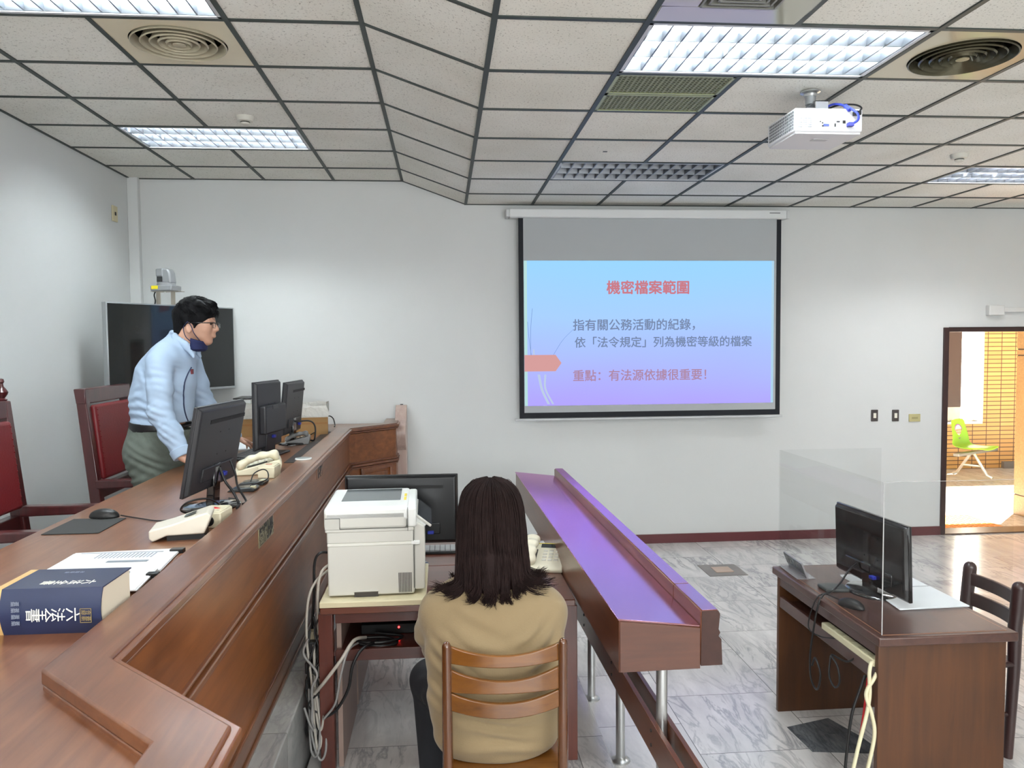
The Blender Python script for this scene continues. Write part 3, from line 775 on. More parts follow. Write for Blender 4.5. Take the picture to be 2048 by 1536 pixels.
def screen():
    Y = 7.19
    t = thing('projection_screen', 'pull-down projection screen on the back wall showing a blue slide', 'projection screen', (1.88, Y, 1.19))
    X0, X1, Z0, Z1 = .68-1.88, 3.125-1.88, 1.212-1.19, 3.03-1.19
    MB().box(X0+.044, X1-.044, -.001, .001, Z0+.05, Z1).obj('fabric', mat('grey white screen cloth', (176, 180, 182), rough=.8), t)
    bd = MB(); bd.box(X0, X0+.044, -.001, .001, Z0, Z1); bd.box(X1-.044, X1, -.001, .001, Z0, Z1); bd.box(X0+.044, X1-.044, -.001, .001, Z0, Z0+.05)
    bd.obj('black_border', mat('black screen border', (18, 22, 30), rough=.7), t)
    hs = MB().box(.598-1.88, 3.16-1.88, -.045, .055, Z1-.01, Z1+.072).obj('housing', mat('white screen case', (220, 222, 222), rough=.4), t, bevel=.012)
    for s, x in ((-1, .598-1.88), (1, 3.16-1.88)):
        MB().box(min(x, x+s*.03), max(x, x+s*.03), -.04, .105, Z1-.004, Z1+.066).obj('end_cap', mat('white screen cap', (206, 208, 208), rough=.4), t, bevel=.006)
    MB().box(X1-.13, X1-.03, -.047, -.044, Z1+.038, Z1+.046).obj('maker_mark', mat('grey print', (120, 122, 124)), hs)
    MB().box(.638-1.88, 3.15-1.88, -.012, .012, Z0-.022, Z0-.004).obj('bottom_bar', mat('pale bar', (200, 202, 204), rough=.35), t, bevel=.004)
    sx0, sx1, sz0, sz1 = .727-1.88, 3.058-1.88, 1.325-1.19, 2.640-1.19
    sl = MB().box(sx0, sx1, -.0035, -.0015, sz0, sz1).obj('slide', slide_material(), t)
    # pale margins left and right of the slide
    for xa, xb, c in ((sx0, sx0+.028, (186, 226, 224)), (sx1-.022, sx1, (176, 214, 236))):
        MB().box(xa, xb, -.0045, -.0036, sz0, sz1).obj('slide_margin', emission('margin %d' % c[0], c, 1.0), sl)
    MB().prism([(sx0-.0, 1.639-1.19), (sx0-.0, 1.789-1.19), (1.012-1.88, 1.789-1.19), (1.066-1.88, 1.714-1.19), (1.012-1.88, 1.639-1.19)], 'y', -.0062, -.0048).obj('arrow_tag', emission('salmon tag', (216, 160, 158), 1.0), sl)
    gr = emission('slide stalks', (190, 206, 232), 1.0); gd = emission('slide thin stalks', (128, 160, 204), 1.0)
    def P(u, v, y=-.0052):       # slide drawing, in the slide's own millimetre grid
        return (sx0+u, y, sz1-v)
    for pts, r_, m_ in (([(.075, .43), (.06, .6), (.058, .78), (.062, .95)], .0022, gd), ([(.03, .55), (.045, .72), (.07, .9)], .002, gd), ([(.45, .62), (.35, .72), (.26, .86)], .0022, gd),
                        ([(.13, 1.03), (.16, 1.17), (.22, 1.30)], .012, gr), ([(.19, 1.03), (.19, 1.16), (.26, 1.30)], .009, gr), ([(.085, .8), (.09, .9), (.1, .95)], .007, gr)):
        c = bez([P(*q) for q in pts], 6); mb = MB()
        for a, b in zip(c[:-1], c[1:]):
            mb.quad(a+Vector((-r_, 0, 0)), a+Vector((r_, 0, 0)), b+Vector((r_, 0, 0)), b+Vector((-r_, 0, 0)))
        mb.obj('stalk', m_, sl, smooth=0)
    def put(name, s, xc, zc, pitch, m_, bold=0.):
        n = len(s); me = lettering(s, pitch)
        xs = [v.co.x for v in me.vertices]; w = max(xs)-min(xs); k = pitch*(n-.12)/w
        me.transform(Matrix.Translation((-(max(xs)+min(xs))/2, 0, 0))); me.transform(Matrix.Diagonal((k, min(k, 1.25), 1, 1)))
        mb = MB()      # heavier strokes: the same letters laid down a few times, a hair apart
        for j, (dx, dz) in enumerate(((0, 0), (bold, 0), (-bold, 0), (0, bold), (0, -bold))[:5 if bold else 1]):
            mb.mesh(me, frame((xc-1.88+dx, -.0056-.0002*j, zc-1.19+dz), (1, 0, 0), (0, 0, 1)))
        mb.obj(name, m_, sl, smooth=0)
    red = emission('slide red text', (204, 126, 138), 1.0); gy = emission('slide grey text', (122, 140, 172), 1.0); br = emission('slide brown text', (176, 140, 168), 1.0)
    put('slide_title', '機密檔案範圍', 1.868, 2.388, .1300, red, .0035)
    put('slide_text', '指有關公務活動的紀錄，', 1.741, 2.05, .1042, gy, .0018)
    put('slide_text', '依「法令規定」列為機密等級的檔案', 2.019, 1.892, .1045, gy, .0018)
    put('slide_text', '重點：有法源依據很重要！', 1.795, 1.588, .1046, br, .0018)
screen()

# ------------------------------------------------------------------ wall plates and trunking
def switch(label, x, z):
    t = thing('light_switch', label, 'switch', (x, D, z), 0, 'dark switches on the back wall')
    MB().box(-.034, .034, -.01, 0, -.056, .056).obj('plate', mat('dark bronze plate', (74, 68, 66), rough=.35), t, bevel=.004)
    MB().box(-.014, .014, -.014, -.009, -.024, .024).obj('rocker', mat('cream rocker', (232, 228, 214), rough=.4), t, bevel=.002)
switch('dark wall switch with a pale rocker, the one nearer the screen', 4.113, 1.176)
switch('dark wall switch with a pale rocker, the one beside the cream socket plate', 4.324, 1.173)
t = thing('socket_plate', 'cream socket plate on the back wall beside the dark switches', 'socket', (4.517, D, 1.148))
MB().box(-.058, .058, -.01, 0, -.037, .037).obj('plate', mat('cream plate', (186, 178, 130), rough=.45), t, bevel=.004)
MB().box(-.03, .03, -.013, -.009, -.008, .008).obj('socket', mat('cream plate dark', (160, 152, 108), rough=.45), t, bevel=.002)
t = thing('socket_plate', 'cream switch plate high on the left wall', 'switch', (XW, 6.95, 3.0), 0)
MB().box(0, .012, -.05, .05, -.065, .065).obj('plate', mat('aged cream plate', (206, 196, 160), rough=.5), t, bevel=.004)
MB().box(.01, .016, -.012, .012, -.014, .014).obj('rocker', M_BLK, t)
t = thing('cable_trunking', 'white cable trunking on the wall above the doorway', 'cable duct', (5.22, D, 2.13))
MB().box(0, .155, -.06, 0, 0, .095).obj('junction_box', mat('white duct', (214, 214, 212), rough=.5), t, bevel=.006)
MB().box(.155, 2.2, -.035, 0, .03, .075).obj('duct', mat('white duct', (214, 214, 212)), t, bevel=.003)
t = thing('floor_socket', 'square metal floor socket set in the marble beyond the slanted rail', 'socket', (2.28, 6.35, 0))
MB().box(-.16, .16, -.16, .16, 0, .004).obj('surround', mat('grey surround', (134, 128, 124), rough=.35, var=.1), t)
MB().box(-.075, .075, -.075, .075, .004, .010).obj('lid', mat('pinkish metal', (204, 178, 160), rough=.3, metal=.4), t, bevel=.003)
tag(MB().box(1.066, 1.094, 5.262, 5.278, ZR-.003, ZR).obj('ceiling_hook', M_BLK), 'small black hole in the ceiling before the screen', 'ceiling hole')
# ------------------------------------------------------------------ judge's bench
W_BENCH = wood('bench cherry veneer', (88, 49, 27), (130, 82, 50), 'y', rough=.32, coat=.4, coat_rough=.16)
W_BENCHX = wood('bench cherry veneer across', (96, 54, 30), (142, 90, 54), 'x', rough=.32, coat=.4, coat_rough=.2)
W_BENCHZ = wood('bench cherry panel', (94, 50, 24), (138, 82, 42), 'z', rough=.35, coat=.5, coat_rough=.18)
W_DESK = wood('bench desk top veneer', (102, 61, 37), (142, 94, 62), 'y', rough=.34, coat=.5, coat_rough=.2)
def bench():
    t = thing('judge_bench', 'long cherry wood judges\' bench with raised ledge along the left of the room', 'judge bench', (0, 0, .38))
    z0 = -.38
    # worktop inside the ledge
    inn = offset_path(BP, -.12)
    poly = [tuple(p) for p in inn]+[(-1.605, 7.285), (-1.545, -1.3)]
    MB().prism(poly, 'z', 1.14+z0, 1.18+z0).obj('desk_top', W_DESK, t, bevel=.004)
    lg = MB(); strip(lg, BP, -.14, -.018, 1.19+z0, 1.224+z0)
    lg.obj('ledge', W_BENCH, t, bevel=.006, seg=3, smooth=30)
    ns = MB(); strip(ns, BP, -.10, -.002, 1.194+z0, 1.216+z0); strip(ns, BP, -.10, -.010, 1.178+z0, 1.190+z0); strip(ns, BP, -.138, -.13, 1.14+z0, 1.19+z0)
    ns.obj('ledge_moulding', wood('bench moulding', (92, 50, 27), (136, 84, 50), 'y'), t, bevel=.007, seg=3, smooth=40)
    fr = MB(); strip(fr, BP, -.07, -.03, .40+z0, 1.172+z0)
    fr.obj('front_panel', wood('bench front veneer', (96, 51, 22), (144, 86, 44), 'y', rough=.38, coat=.15, coat_rough=.2), t, smooth=30)
    mm = MB(); strip(mm, BP, -.05, -.004, .902+z0, .920+z0); strip(mm, BP, -.05, -.012, .884+z0, .896+z0); strip(mm, BP, -.05, -.016, .926+z0, .938+z0)
    mm.obj('rail_moulding', wood('bench moulding', (92, 50, 27), (136, 84, 50), 'y', rough=.2, coat=1., coat_rough=.15, ior=1.9), t, bevel=.004, smooth=40)
    bs = MB(); strip(bs, BP, -.05, -.016, .40+z0, .475+z0); strip(bs, BP, -.05, -.008, .38+z0, .40+z0)
    bs.obj('base_moulding', W_BENCH, t, bevel=.004, smooth=40)
    # raised panel on the angled return at the far end
    a, b = Vector((-.739, 6.453)), Vector((-.389, 6.83)); d = (b-a).normalized(); n = Vector((d.y, -d.x)); L_ = (b-a).length
    M = frame((a.x-n.x*.03, a.y-n.y*.03, 0), (d.x, d.y, 0), (0, 0, 1))
    rp = MB()
    for x0, x1, y0, y1 in ((.10, L_-.07, .86, .885), (.10, L_-.07, .50, .525), (.10, .125, .525, .86), (L_-.095, L_-.07, .525, .86)): rp.box(x0, x1, y0+z0, y1+z0, 0, .02, M)
    rp.box(.15, L_-.12, .55+z0, .835+z0, 0, .012, M)
    rp.obj('raised_panel', W_BENCHZ, t, bevel=.006, smooth=40)
    MB().box(-1.60, -1.57, -1.2, 7.28, .70+z0, 1.14+z0).obj('apron', W_BENCHZ, t)
    for y in (-1.2, 3.0, 7.2): MB().box(-1.56, -.80, y, y+.03, z0+.38, 1.14+z0).obj('support_panel', W_BENCHZ, t)
    # brass name plates with dark characters set in the frieze
    br = mat('aged brass plate', (150, 142, 112), rough=.3, metal=.7); ink = mat('dark engraved character', (20, 18, 16), rough=.4)
    xf = -.705+.03*0
    for y0, y1, zt, zb, s, frm in ((3.20, 3.47, 1.168, 1.085, '審判長', True), (4.73, 4.97, 1.165, 1.10, '法官', False)):
        x = -.702-.0079*((y0+y1)/2-1.755)-.03
        if frm:
            pl = MB().box(x, x+.004, y0, y1, zb+z0, zt+z0).obj('name_plate', br, t, bevel=.001)
        else:
            pl = MB().box(x, x+.003, y0, y1, zb+z0, zt+z0).obj('name_plate', W_BENCHZ, t, bevel=.001)
        me = lettering(s, .085 if frm else .08, bold=.004, spacing=1.0)
        me.transform(frame((x+.0045, (y0+y1)/2, (zt+zb)/2+z0), (0, 1, 0), (0, 0, 1))); me.materials.clear(); me.materials.append(ink)
        link_mesh('name_plate_text', me, pl, smooth=0)
    # dark cable tray let into the worktop along the ledge
    MB().box(-.935, -.866, 4.9, 6.62, 1.1795+z0, 1.1835+z0, Matrix.Rotation(R(.46), 4, 'Z')).obj('cable_tray', mat('dark tray', (46, 40, 38), rough=.5), t)
bench()
# scrolled end board standing against the back wall
def scroll_board():
    W_S = wood('pale pinkish wood', (172, 148, 138), (198, 176, 166), 'z', rough=.4, coat=.3)
    t = thing('scroll_panel', 'scroll-topped wooden end panel against the back wall behind the bench', 'wood panel', (-.37, 7.28, 0))
    up = bez([(0, 1.345, 0), (-.05, 1.345, 0), (-.10, 1.31, 0), (-.17, 1.235, 0), (-.26, 1.21, 0), (-.32, 1.18, 0), (-.34, 1.10, 0), (-.30, 1.02, 0), (-.245, .97, 0), (-.23, .9, 0), (-.23, .39, 0)], 6)
    poly = [(0, .39)]+[(p.x, p.y) for p in up]
    MB().prism(poly, 'x', -.07, .03).obj('board', W_S, t, bevel=.006, smooth=40)
    MB().box(-.03, -.005, -.03, -.01, 1.345, 1.354).obj('bolt', M_BLK, t)
scroll_board()

# ------------------------------------------------------------------ judges' chairs
W_RED = wood('dark red chair frame', (52, 18, 20), (84, 30, 32), 'z', rough=.3, coat=.5)
LEATHER = mat('dark red leatherette', (106, 24, 28), rough=.42, var=.08, vscale=4, bump=.12, bscale=90)
def judge_chair(label, y0, y1, xb, finial, top, lean=.10):
    # faces +x; back posts at x=xb leaning back towards the wall
    t = thing('judge_chair', label, 'chair', (xb, (y0+y1)/2, .38), 0, 'judges\' chairs')
    h = (y1-y0)/2; w = .055; H = top-.38
    def bx(z): return -lean*max(0, z-.45)
    for s in (-1, 1):
        pm = MB(); y = s*(h-w/2)
        pm.prism([(bx(.0)-.0, 0), (bx(0)+.07, 0), (bx(.45)+.07, .45), (bx(H)+.06, H), (bx(H), H), (bx(.45), .45)], 'y', y-w/2, y+w/2)
        pm.obj('back_post', W_RED, t, bevel=.006)
        MB().box(.52, .575, y-w/2, y+w/2, 0, .66).obj('leg', W_RED, t, bevel=.006)
        am = MB(); am.prism([(bx(.66)+.05, .63), (.60, .645), (.61, .685), (bx(.7)+.05, .685)], 'y', y-.032, y+.032)
        am.obj('armrest', W_RED, t, bevel=.008)
        if finial:
            MB().lathe([(.022, 0), (.026, .008), (.014, .016), (.026, .034), (.030, .046), (.022, .06), (.010, .076), (.008, .09), (.014, .1), (.011, .114), (.0001, .118)], 16, (bx(H)+.03, y, H)).obj('finial', W_RED, t)
    MB().prism([(bx(H-.09), H-.09), (bx(H-.09)+.06, H-.09), (bx(H)+.065, H+.004), (bx(H)-.005, H+.004)], 'y', -h-(.003 if not finial else -w), h+(.003 if not finial else -w)).obj('top_rail', W_RED, t, bevel=.006)
    MB().prism([(bx(.60), .56), (bx(.60)+.05, .56), (bx(.66)+.05, .64), (bx(.66), .64)], 'y', -h+w, h-w).obj('cross_rail', W_RED, t, bevel=.004)
    MB().box(.0, .57, -h+w, h-w, .36, .42).obj('seat_rail', W_RED, t, bevel=.004)
    MB().box(.04, .56, -h+w*.6, h-w*.6, .42, .50).obj('seat_cushion', LEATHER, t, bevel=.025, seg=4)
    cu = MB(); za, zb = .68, H-.10
    cu.prism([(bx(za)+.045, za), (bx(za)+.085, za), (bx(zb)+.085, zb), (bx(zb)+.045, zb)], 'y', -h+w+.012, h-w-.012)
    c = cu.obj('back_cushion', LEATHER, t, bevel=.018, seg=4)
    n = 13; sm = None
    for i in range(n):
        z = za+.03+(zb-za-.06)*i/(n-1)
        for s in (-1, 1):
            if sm is None:
                o = MB().ell((0, 0, 0), (.004, .005, .005), 6, 4).obj('stud', mat('dark red stud', (96, 20, 24), rough=.3), c); sm = o
            else:
                o = sm.copy(); COL.objects.link(o); o.parent = c
            o.location = (bx(z)+.086, s*(h-w-.03), z)
judge_chair('red leather judge\'s chair directly behind the standing person', 5.10, 5.80, -2.19, False, 1.63)
judge_chair('red leather judge\'s chair with turned finials cut by the left edge', 3.70, 4.36, -2.24, True, 1.615)

# ------------------------------------------------------------------ clerk's desks
W_CLERK = wood('clerk desk mahogany', (64, 28, 22), (88, 42, 32), 'x', rough=.35, coat=.4)
W_CLERKZ = wood('clerk desk mahogany upright', (74, 30, 20), (104, 46, 30), 'z', rough=.35, coat=.4)
W_CTOP = wood('clerk desk top', (84, 44, 32), (116, 66, 48), 'x', rough=.3, coat=.5)
def clerk_desk(label, y0, y1, front):
    t = thing('clerk_desk', label, 'desk', (.01, (y0+y1)/2, .08), 0, 'clerks\' desks')
    h = (y1-y0)/2; hw_ = .548
    MB().box(-hw_, hw_, -h, h, .665, .695).obj('desk_top', W_CTOP, t, bevel=.004)
    for s in (-1, 1):
        for q in (-1, 1): MB().box(s*(hw_-.02)-.03, s*(hw_-.02)+.03, q*(h-.035)-.025, q*(h-.035)+.025, -.03, .665).obj('leg', W_CLERKZ, t, bevel=.003)
        MB().box(s*(hw_-.07)-.01, s*(hw_-.07)+.01, -h+.06, h-.0, -.03, .62).obj('side_panel', mat('greyish panel', (150, 128, 118), rough=.5) if s < 0 else W_CLERKZ, t)  # left panel coloured paler and greyer than the right one
    f = -1 if front else 1
    MB().box(-hw_+.06, hw_-.06, f*(h-.03)-.01, f*(h-.03)+.01, .62, .665).obj('apron', W_CLERK, t, bevel=.002)
    MB().box(-hw_+.02, hw_-.02, -h+.03, h-.03, .475, .495).obj('shelf', W_CLERK, t)
    MB().box(-hw_+.06, hw_-.06, f*(h-.03)-.012, f*(h-.03)+.012, .455, .505).obj('shelf_rail', W_CLERK, t, bevel=.002)
    MB().box(-hw_+.02, hw_-.02, -f*(h-.04)-.006, -f*(h-.04)+.006, .475, .665).obj('back_panel', mat('dark inside panel', (44, 22, 18), rough=.5), t)
    MB().box(.18, .20, -h+.05, h-.05, .495, .665).obj('divider', W_CLERKZ, t)
    return t
clerk_desk('mahogany clerk\'s desk carrying the white printer, with an open cable shelf', 3.385, 3.985, True)
clerk_desk('mahogany clerk\'s desk behind, carrying the large black monitor', 3.99, 4.59, False)

# ------------------------------------------------------------------ slanted rail
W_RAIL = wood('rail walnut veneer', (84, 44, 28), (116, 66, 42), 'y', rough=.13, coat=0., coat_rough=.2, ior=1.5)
def slide_sheen(m, fac, col, rough):
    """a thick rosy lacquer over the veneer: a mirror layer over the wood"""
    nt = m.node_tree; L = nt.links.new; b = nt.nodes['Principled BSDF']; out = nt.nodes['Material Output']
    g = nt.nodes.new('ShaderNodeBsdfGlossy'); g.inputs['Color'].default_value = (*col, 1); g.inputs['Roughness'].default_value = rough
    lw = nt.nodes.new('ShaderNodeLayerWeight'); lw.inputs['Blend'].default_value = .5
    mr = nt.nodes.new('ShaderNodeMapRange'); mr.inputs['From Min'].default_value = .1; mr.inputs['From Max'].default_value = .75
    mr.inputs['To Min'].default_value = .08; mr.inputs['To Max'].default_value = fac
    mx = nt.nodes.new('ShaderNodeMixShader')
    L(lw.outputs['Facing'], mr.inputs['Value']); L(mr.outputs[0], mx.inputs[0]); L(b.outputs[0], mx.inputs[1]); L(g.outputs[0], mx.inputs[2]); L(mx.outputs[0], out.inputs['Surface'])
slide_sheen(W_RAIL, .70, (1, .56, .95), .17)  # pink tint puts the purple glow of the slide into the surface colour
W_RAILS = wood('rail walnut side', (84, 46, 30), (118, 70, 46), 'y', rough=.32, coat=.4, coat_rough=.2)
W_RAILX = wood('rail walnut end', (66, 34, 20), (92, 50, 30), 'x', rough=.4, coat=.2)
def rail():
    t = thing('court_rail', 'long slanted wooden rail on steel posts in the middle of the room', 'rail', (.586, 2.645, 0), R(1.23))
    L_ = 3.17
    zb = .757
    # box: left face, bottom, near and far ends and the sloping shelf
    MB().prism([(0, zb), (.288, zb), (.288, .90), (.288, .905), (0, .94)], 'y', 0, L_).obj('shelf_box', W_RAILS, t, bevel=.002)
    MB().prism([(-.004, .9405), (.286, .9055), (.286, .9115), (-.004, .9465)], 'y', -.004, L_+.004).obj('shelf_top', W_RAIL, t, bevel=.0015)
    MB().prism([(.003, zb+.002), (.287, zb+.002), (.287, .903), (.003, .937)], 'y', -.006, -.0005).obj('end_panel', W_RAILX, t, bevel=.001)
    prof = [(.288, zb+.012), (.366, zb+.012), (.362, .86), (.352, .872), (.358, .884), (.352, .896), (.357, .95), (.350, .962), (.292, .962), (.288, .956)]
    for y0, y1 in ((-.006, .30), (.303, L_+.004)):
        cp = MB().prism(prof, 'y', y0, y1).obj('cap', W_RAILS, t, bevel=.003)
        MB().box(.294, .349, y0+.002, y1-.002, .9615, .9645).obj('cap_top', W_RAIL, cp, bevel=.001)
    MB().prism([(.2882, zb+.0122), (.3658, zb+.0122), (.3616, .86), (.3516, .872), (.3576, .884), (.3516, .896), (.3566, .95), (.35, .9616), (.292, .9616)], 'y', -.0085, -.0062).obj('cap_end', mat('dark end grain', (58, 34, 28), rough=.6, var=.15, vscale=30), t)
    for i in range(5):
        y = .18+.635*i
        p = MB().tube([(.206, y, 0.0), (.206, y, zb)], .0205, 20)
        p.lathe([(.045, 0), (.045, .006), (.028, .012), (.0215, .02)], 20, (.206, y, 0))
        p.obj('steel_post', M_STEEL, t)
    for x0, x1, lab in ((.166, .185, 'l'), (.227, .246, 'r')):
        o = MB().box(x0, x1, -.25, L_, .364, .49).obj('lower_rail', W_RAILS, t, bevel=.002)
        if lab == 'l':
            b0 = None
            for i in range(5):
                y = .18+.635*i
                for z in (.40, .455): 
                    if b0 is None: b0 = q_ = MB().lathe([(.007, 0), (.006, .003), (.0001, .003)], 10, M=Matrix.Rotation(R(-90), 4, 'Y')).obj('bolt', M_BLK, o)
                    else: q_ = b0.copy(); COL.objects.link(q_); q_.parent = o
                    q_.location = (x0, y, z)
rail()

# ------------------------------------------------------------------ right desk with its clear shield
W_RD = wood('dark brown desk veneer', (62, 38, 32), (88, 58, 48), 'y', rough=.3, coat=.35, coat_rough=.25)
W_RDZ = wood('dark brown desk side', (62, 34, 11), (88, 50, 18), 'z', rough=.45, coat=.1)
def acrylic():
    """clear sheet: lets light through, mirrors a little at its faces"""
    if 'clear acrylic' in _mats: return _mats['clear acrylic']
    m = bpy.data.materials.new('clear acrylic'); m.use_nodes = True; nt = m.node_tree
    nt.nodes.remove(nt.nodes['Principled BSDF']); out = nt.nodes['Material Output']
    tr = nt.nodes.new('ShaderNodeBsdfTransparent'); tr.inputs['Color'].default_value = (.965, .97, .97, 1)
    gl = nt.nodes.new('ShaderNodeBsdfGlossy'); gl.inputs['Roughness'].default_value = .02
    fr = nt.nodes.new('ShaderNodeFresnel'); fr.inputs['IOR'].default_value = 1.35
    mx = nt.nodes.new('ShaderNodeMixShader'); L = nt.links.new
    ge = nt.nodes.new('ShaderNodeNewGeometry'); iv = nt.nodes.new('ShaderNodeMath'); iv.operation = 'SUBTRACT'; iv.inputs[0].default_value = 1
    ml = nt.nodes.new('ShaderNodeMath'); ml.operation = 'MULTIPLY'
    L(ge.outputs['Backfacing'], iv.inputs[1]); L(iv.outputs[0], ml.inputs[0]); L(fr.outputs[0], ml.inputs[1])      # one mirror layer per sheet
    L(ml.outputs[0], mx.inputs[0]); L(tr.outputs[0], mx.inputs[1]); L(gl.outputs[0], mx.inputs[2]); L(mx.outputs[0], out.inputs['Surface'])
    _mats['clear acrylic'] = m; return m
def right_desk():
    t = thing('witness_desk', 'dark brown desk on the right with an open cable shelf', 'desk', (1.665, 2.895, 0))
    w, d = .575, 1.012
    MB().box(0, w, 0, d, .704, .74).obj('desk_top', W_RD, t, bevel=.005)
    MB().box(.03, w-.03, .028, d-.028, .7402, .7404+.0008).obj('inlay_line', mat('pale inlay', (148, 108, 84), rough=.4), t)
    MB().box(.034, w-.034, .032, d-.032, .7405, .7416).obj('top_field', W_RD, t)
    MB().box(.015, w-.03, .03, .055, 0, .704).obj('side_panel', W_RDZ, t, bevel=.002)
    MB().box(.015, w-.03, d-.055, d-.03, 0, .704).obj('side_panel', W_RDZ, t, bevel=.002)
    MB().box(.018, .036, .055, d-.055, .655, .704).obj('apron', W_RD, t)
    MB().box(.03, w-.04, .055, d-.055, .555, .573).obj('shelf', W_RD, t)
    MB().box(.018, .036, .055, d-.055, .545, .60).obj('shelf_rail', W_RD, t, bevel=.002)
    MB().box(w-.20, w-.185, .055, d-.055, .30, .704).obj('modesty_panel', W_RDZ, t)
    g = acrylic()
    s = thing('acrylic_shield', 'clear acrylic shield standing on three sides of the right desk', 'shield', (1.665, 2.895, .742))
    H = .60; a, b = .024, .028
    # front panel with a cable notch cut in its foot
    MB().prism([(b, 0), (.46, 0), (.46, .032), (.60, .032), (.60, 0), (d-.022, 0), (d-.022, H), (b, H)], 'x', a, a+.005).obj('front_pane', g, s, smooth=0)
    MB().box(a+.006, w-.012, b, b+.005, 0, H).obj('side_pane', g, s, smooth=0)
    MB().box(a+.006, w-.012, d-.027, d-.022, 0, H).obj('side_pane', g, s, smooth=0)
    ed = mat('polished acrylic edge', (168, 168, 168), rough=.15, spec=.8)
    MB().box(a, a+.004, b-.001, b, 0, H).obj('pane_edge', ed, s)
    MB().box(a+.004, w-.012, b, b+.004, H, H+.0012).obj('pane_edge', ed, s)
right_desk()
# a second tall clear shield standing on the floor at the right edge
t = thing('acrylic_shield', 'tall clear acrylic sheet at the right edge beside the right desk', 'shield', (2.21, 2.80, 0))
MB().box(.02, .90, 0, .006, .012, 1.16).obj('pane', acrylic(), t, smooth=0)
MB().box(.018, .0225, -.001, .007, .012, 1.16).obj('pane_edge', mat('grey acrylic edge', (150, 146, 144), rough=.2), t)
for x in (.1, .75): MB().box(x, x+.05, -.12, .13, 0, .014).obj('foot', mat('acrylic edge', (214, 216, 216)), t, bevel=.003)
structure(MB().prism([(1.655, 3.69), (1.90, 3.76), (1.965, 3.565), (1.99, 3.40), (1.67, 3.45)], 'z', -.05, .0012).obj('floor', M_SHADED_TILE))  # darker marble tile, with the shadow lying on it put into its colour

# ------------------------------------------------------------------ small wooden chairs
def slat_chair_mats():
    return (wood('honey oak slat', (88, 52, 16), (128, 80, 30), 'x', rough=.25, coat=.6, coat_rough=.12), wood('oak chair post', (66, 36, 14), (96, 56, 26), 'z', rough=.25, coat=.6))
def clerk_chair():
    ws, wp = slat_chair_mats()
    t = thing('wooden_chair', 'brown wooden chair with three curved back slats in the foreground', 'chair', (.183, 2.5, .08), R(-1))
    for s in (-1, 1):
        x = s*.186
        p = MB().tube([(x, .03, -.03), (x, .0, .40), (x, -.0, .60), (x, -.012, .845)], [.014, .017, .017, .0145], 12)
        p.ell((x, -.012, .848), (.0148, .0148, .02), 12, 8)
        p.obj('back_post', wp, t, smooth=60)
        MB().tube([(s*.19, .40, -.03), (s*.19, .385, .42)], [.014, .019], 12).obj('leg', wp, t)
        MB().tube([(s*.187, .02, .2), (s*.19, .39, .2)], .010, 10).obj('stretcher', wp, t)
    for z0, z1, zc0, zc1 in ((.793, .851, .786, .826), (.699, .775, .702, .744), (.640, .699, .622, .672)):
        rows_f, n = [], 14
        mb = MB(); F0, F1, B0, B1 = [], [], [], []
        for i in range(n+1):
            u = -1+2*i/n; x = u*.178; y = .008+.038*(1-u*u)
            y -= .05*0
            za = z0+(zc0-z0)*(1-u*u); zb = z1+(zc1-z1)*(1-u*u)
            # slats bow away from the sitter
            yb = -.035*(1-u*u)
            F0.append((x, yb-.008, za)); F1.append((x, yb-.008, zb)); B0.append((x, yb+.008, za)); B1.append((x, yb+.008, zb))
        mb.grid([F0, F1, B1, B0, F0])
        mb._add([F0[0], F1[0], B1[0], B0[0]], [(0, 1, 2, 3)]); mb._add([F0[-1], F1[-1], B1[-1], B0[-1]], [(0, 1, 2, 3)])
        mb.obj('back_slat', ws, t, bevel=.004, seg=2, smooth=40)
    MB().box(-.205, .205, .0, .42, .40, .425).obj('seat', ws, t, bevel=.012, seg=3)
    MB().box(-.18, .18, .37, .39, .34, .40).obj('seat_rail', wp, t)
    return t
clerk_chair()
def right_chair():
    w = wood('very dark chair wood', (40, 22, 22), (62, 36, 34), 'z', rough=.4, coat=.2)
    t = thing('wooden_chair', 'dark wooden chair with two back slats behind the right desk', 'chair', (2.545, 3.485, 0))
    for s in (-1, 1):
        y = s*.168
        p = MB().tube([(-.02, y, 0), (0, y, .42), (.0, y, .6), (.016, y, .775)], [.020, .026, .029, .030], 14); p.ell((.016, y, .775), (.030, .030, .031), 14, 8)
        p.obj('back_post', w, t, smooth=60)
        MB().tube([(-.38, y, 0), (-.37, y, .42)], [.016, .02], 10).obj('leg', w, t)
        MB().tube([(-.37, y, .2), (-.01, y, .2)], .011, 8).obj('stretcher', w, t)
    for z0, z1 in ((.695, .755), (.595, .66)):
        mb = MB(); rows_ = []
        for i in range(13):
            u = -1+2*i/12; y = u*.155; x = .008+.022*(1-u*u)
            rows_.append([(x-.010, y, z0), (x-.010, y, z1), (x+.010, y, z1), (x+.010, y, z0), (x-.010, y, z0)])
        mb.grid(rows_); mb.obj('back_slat', w, t, bevel=.004, smooth=40)
    MB().box(-.41, .02, -.19, .19, .42, .445).obj('seat', w, t, bevel=.012, seg=3)
right_chair()
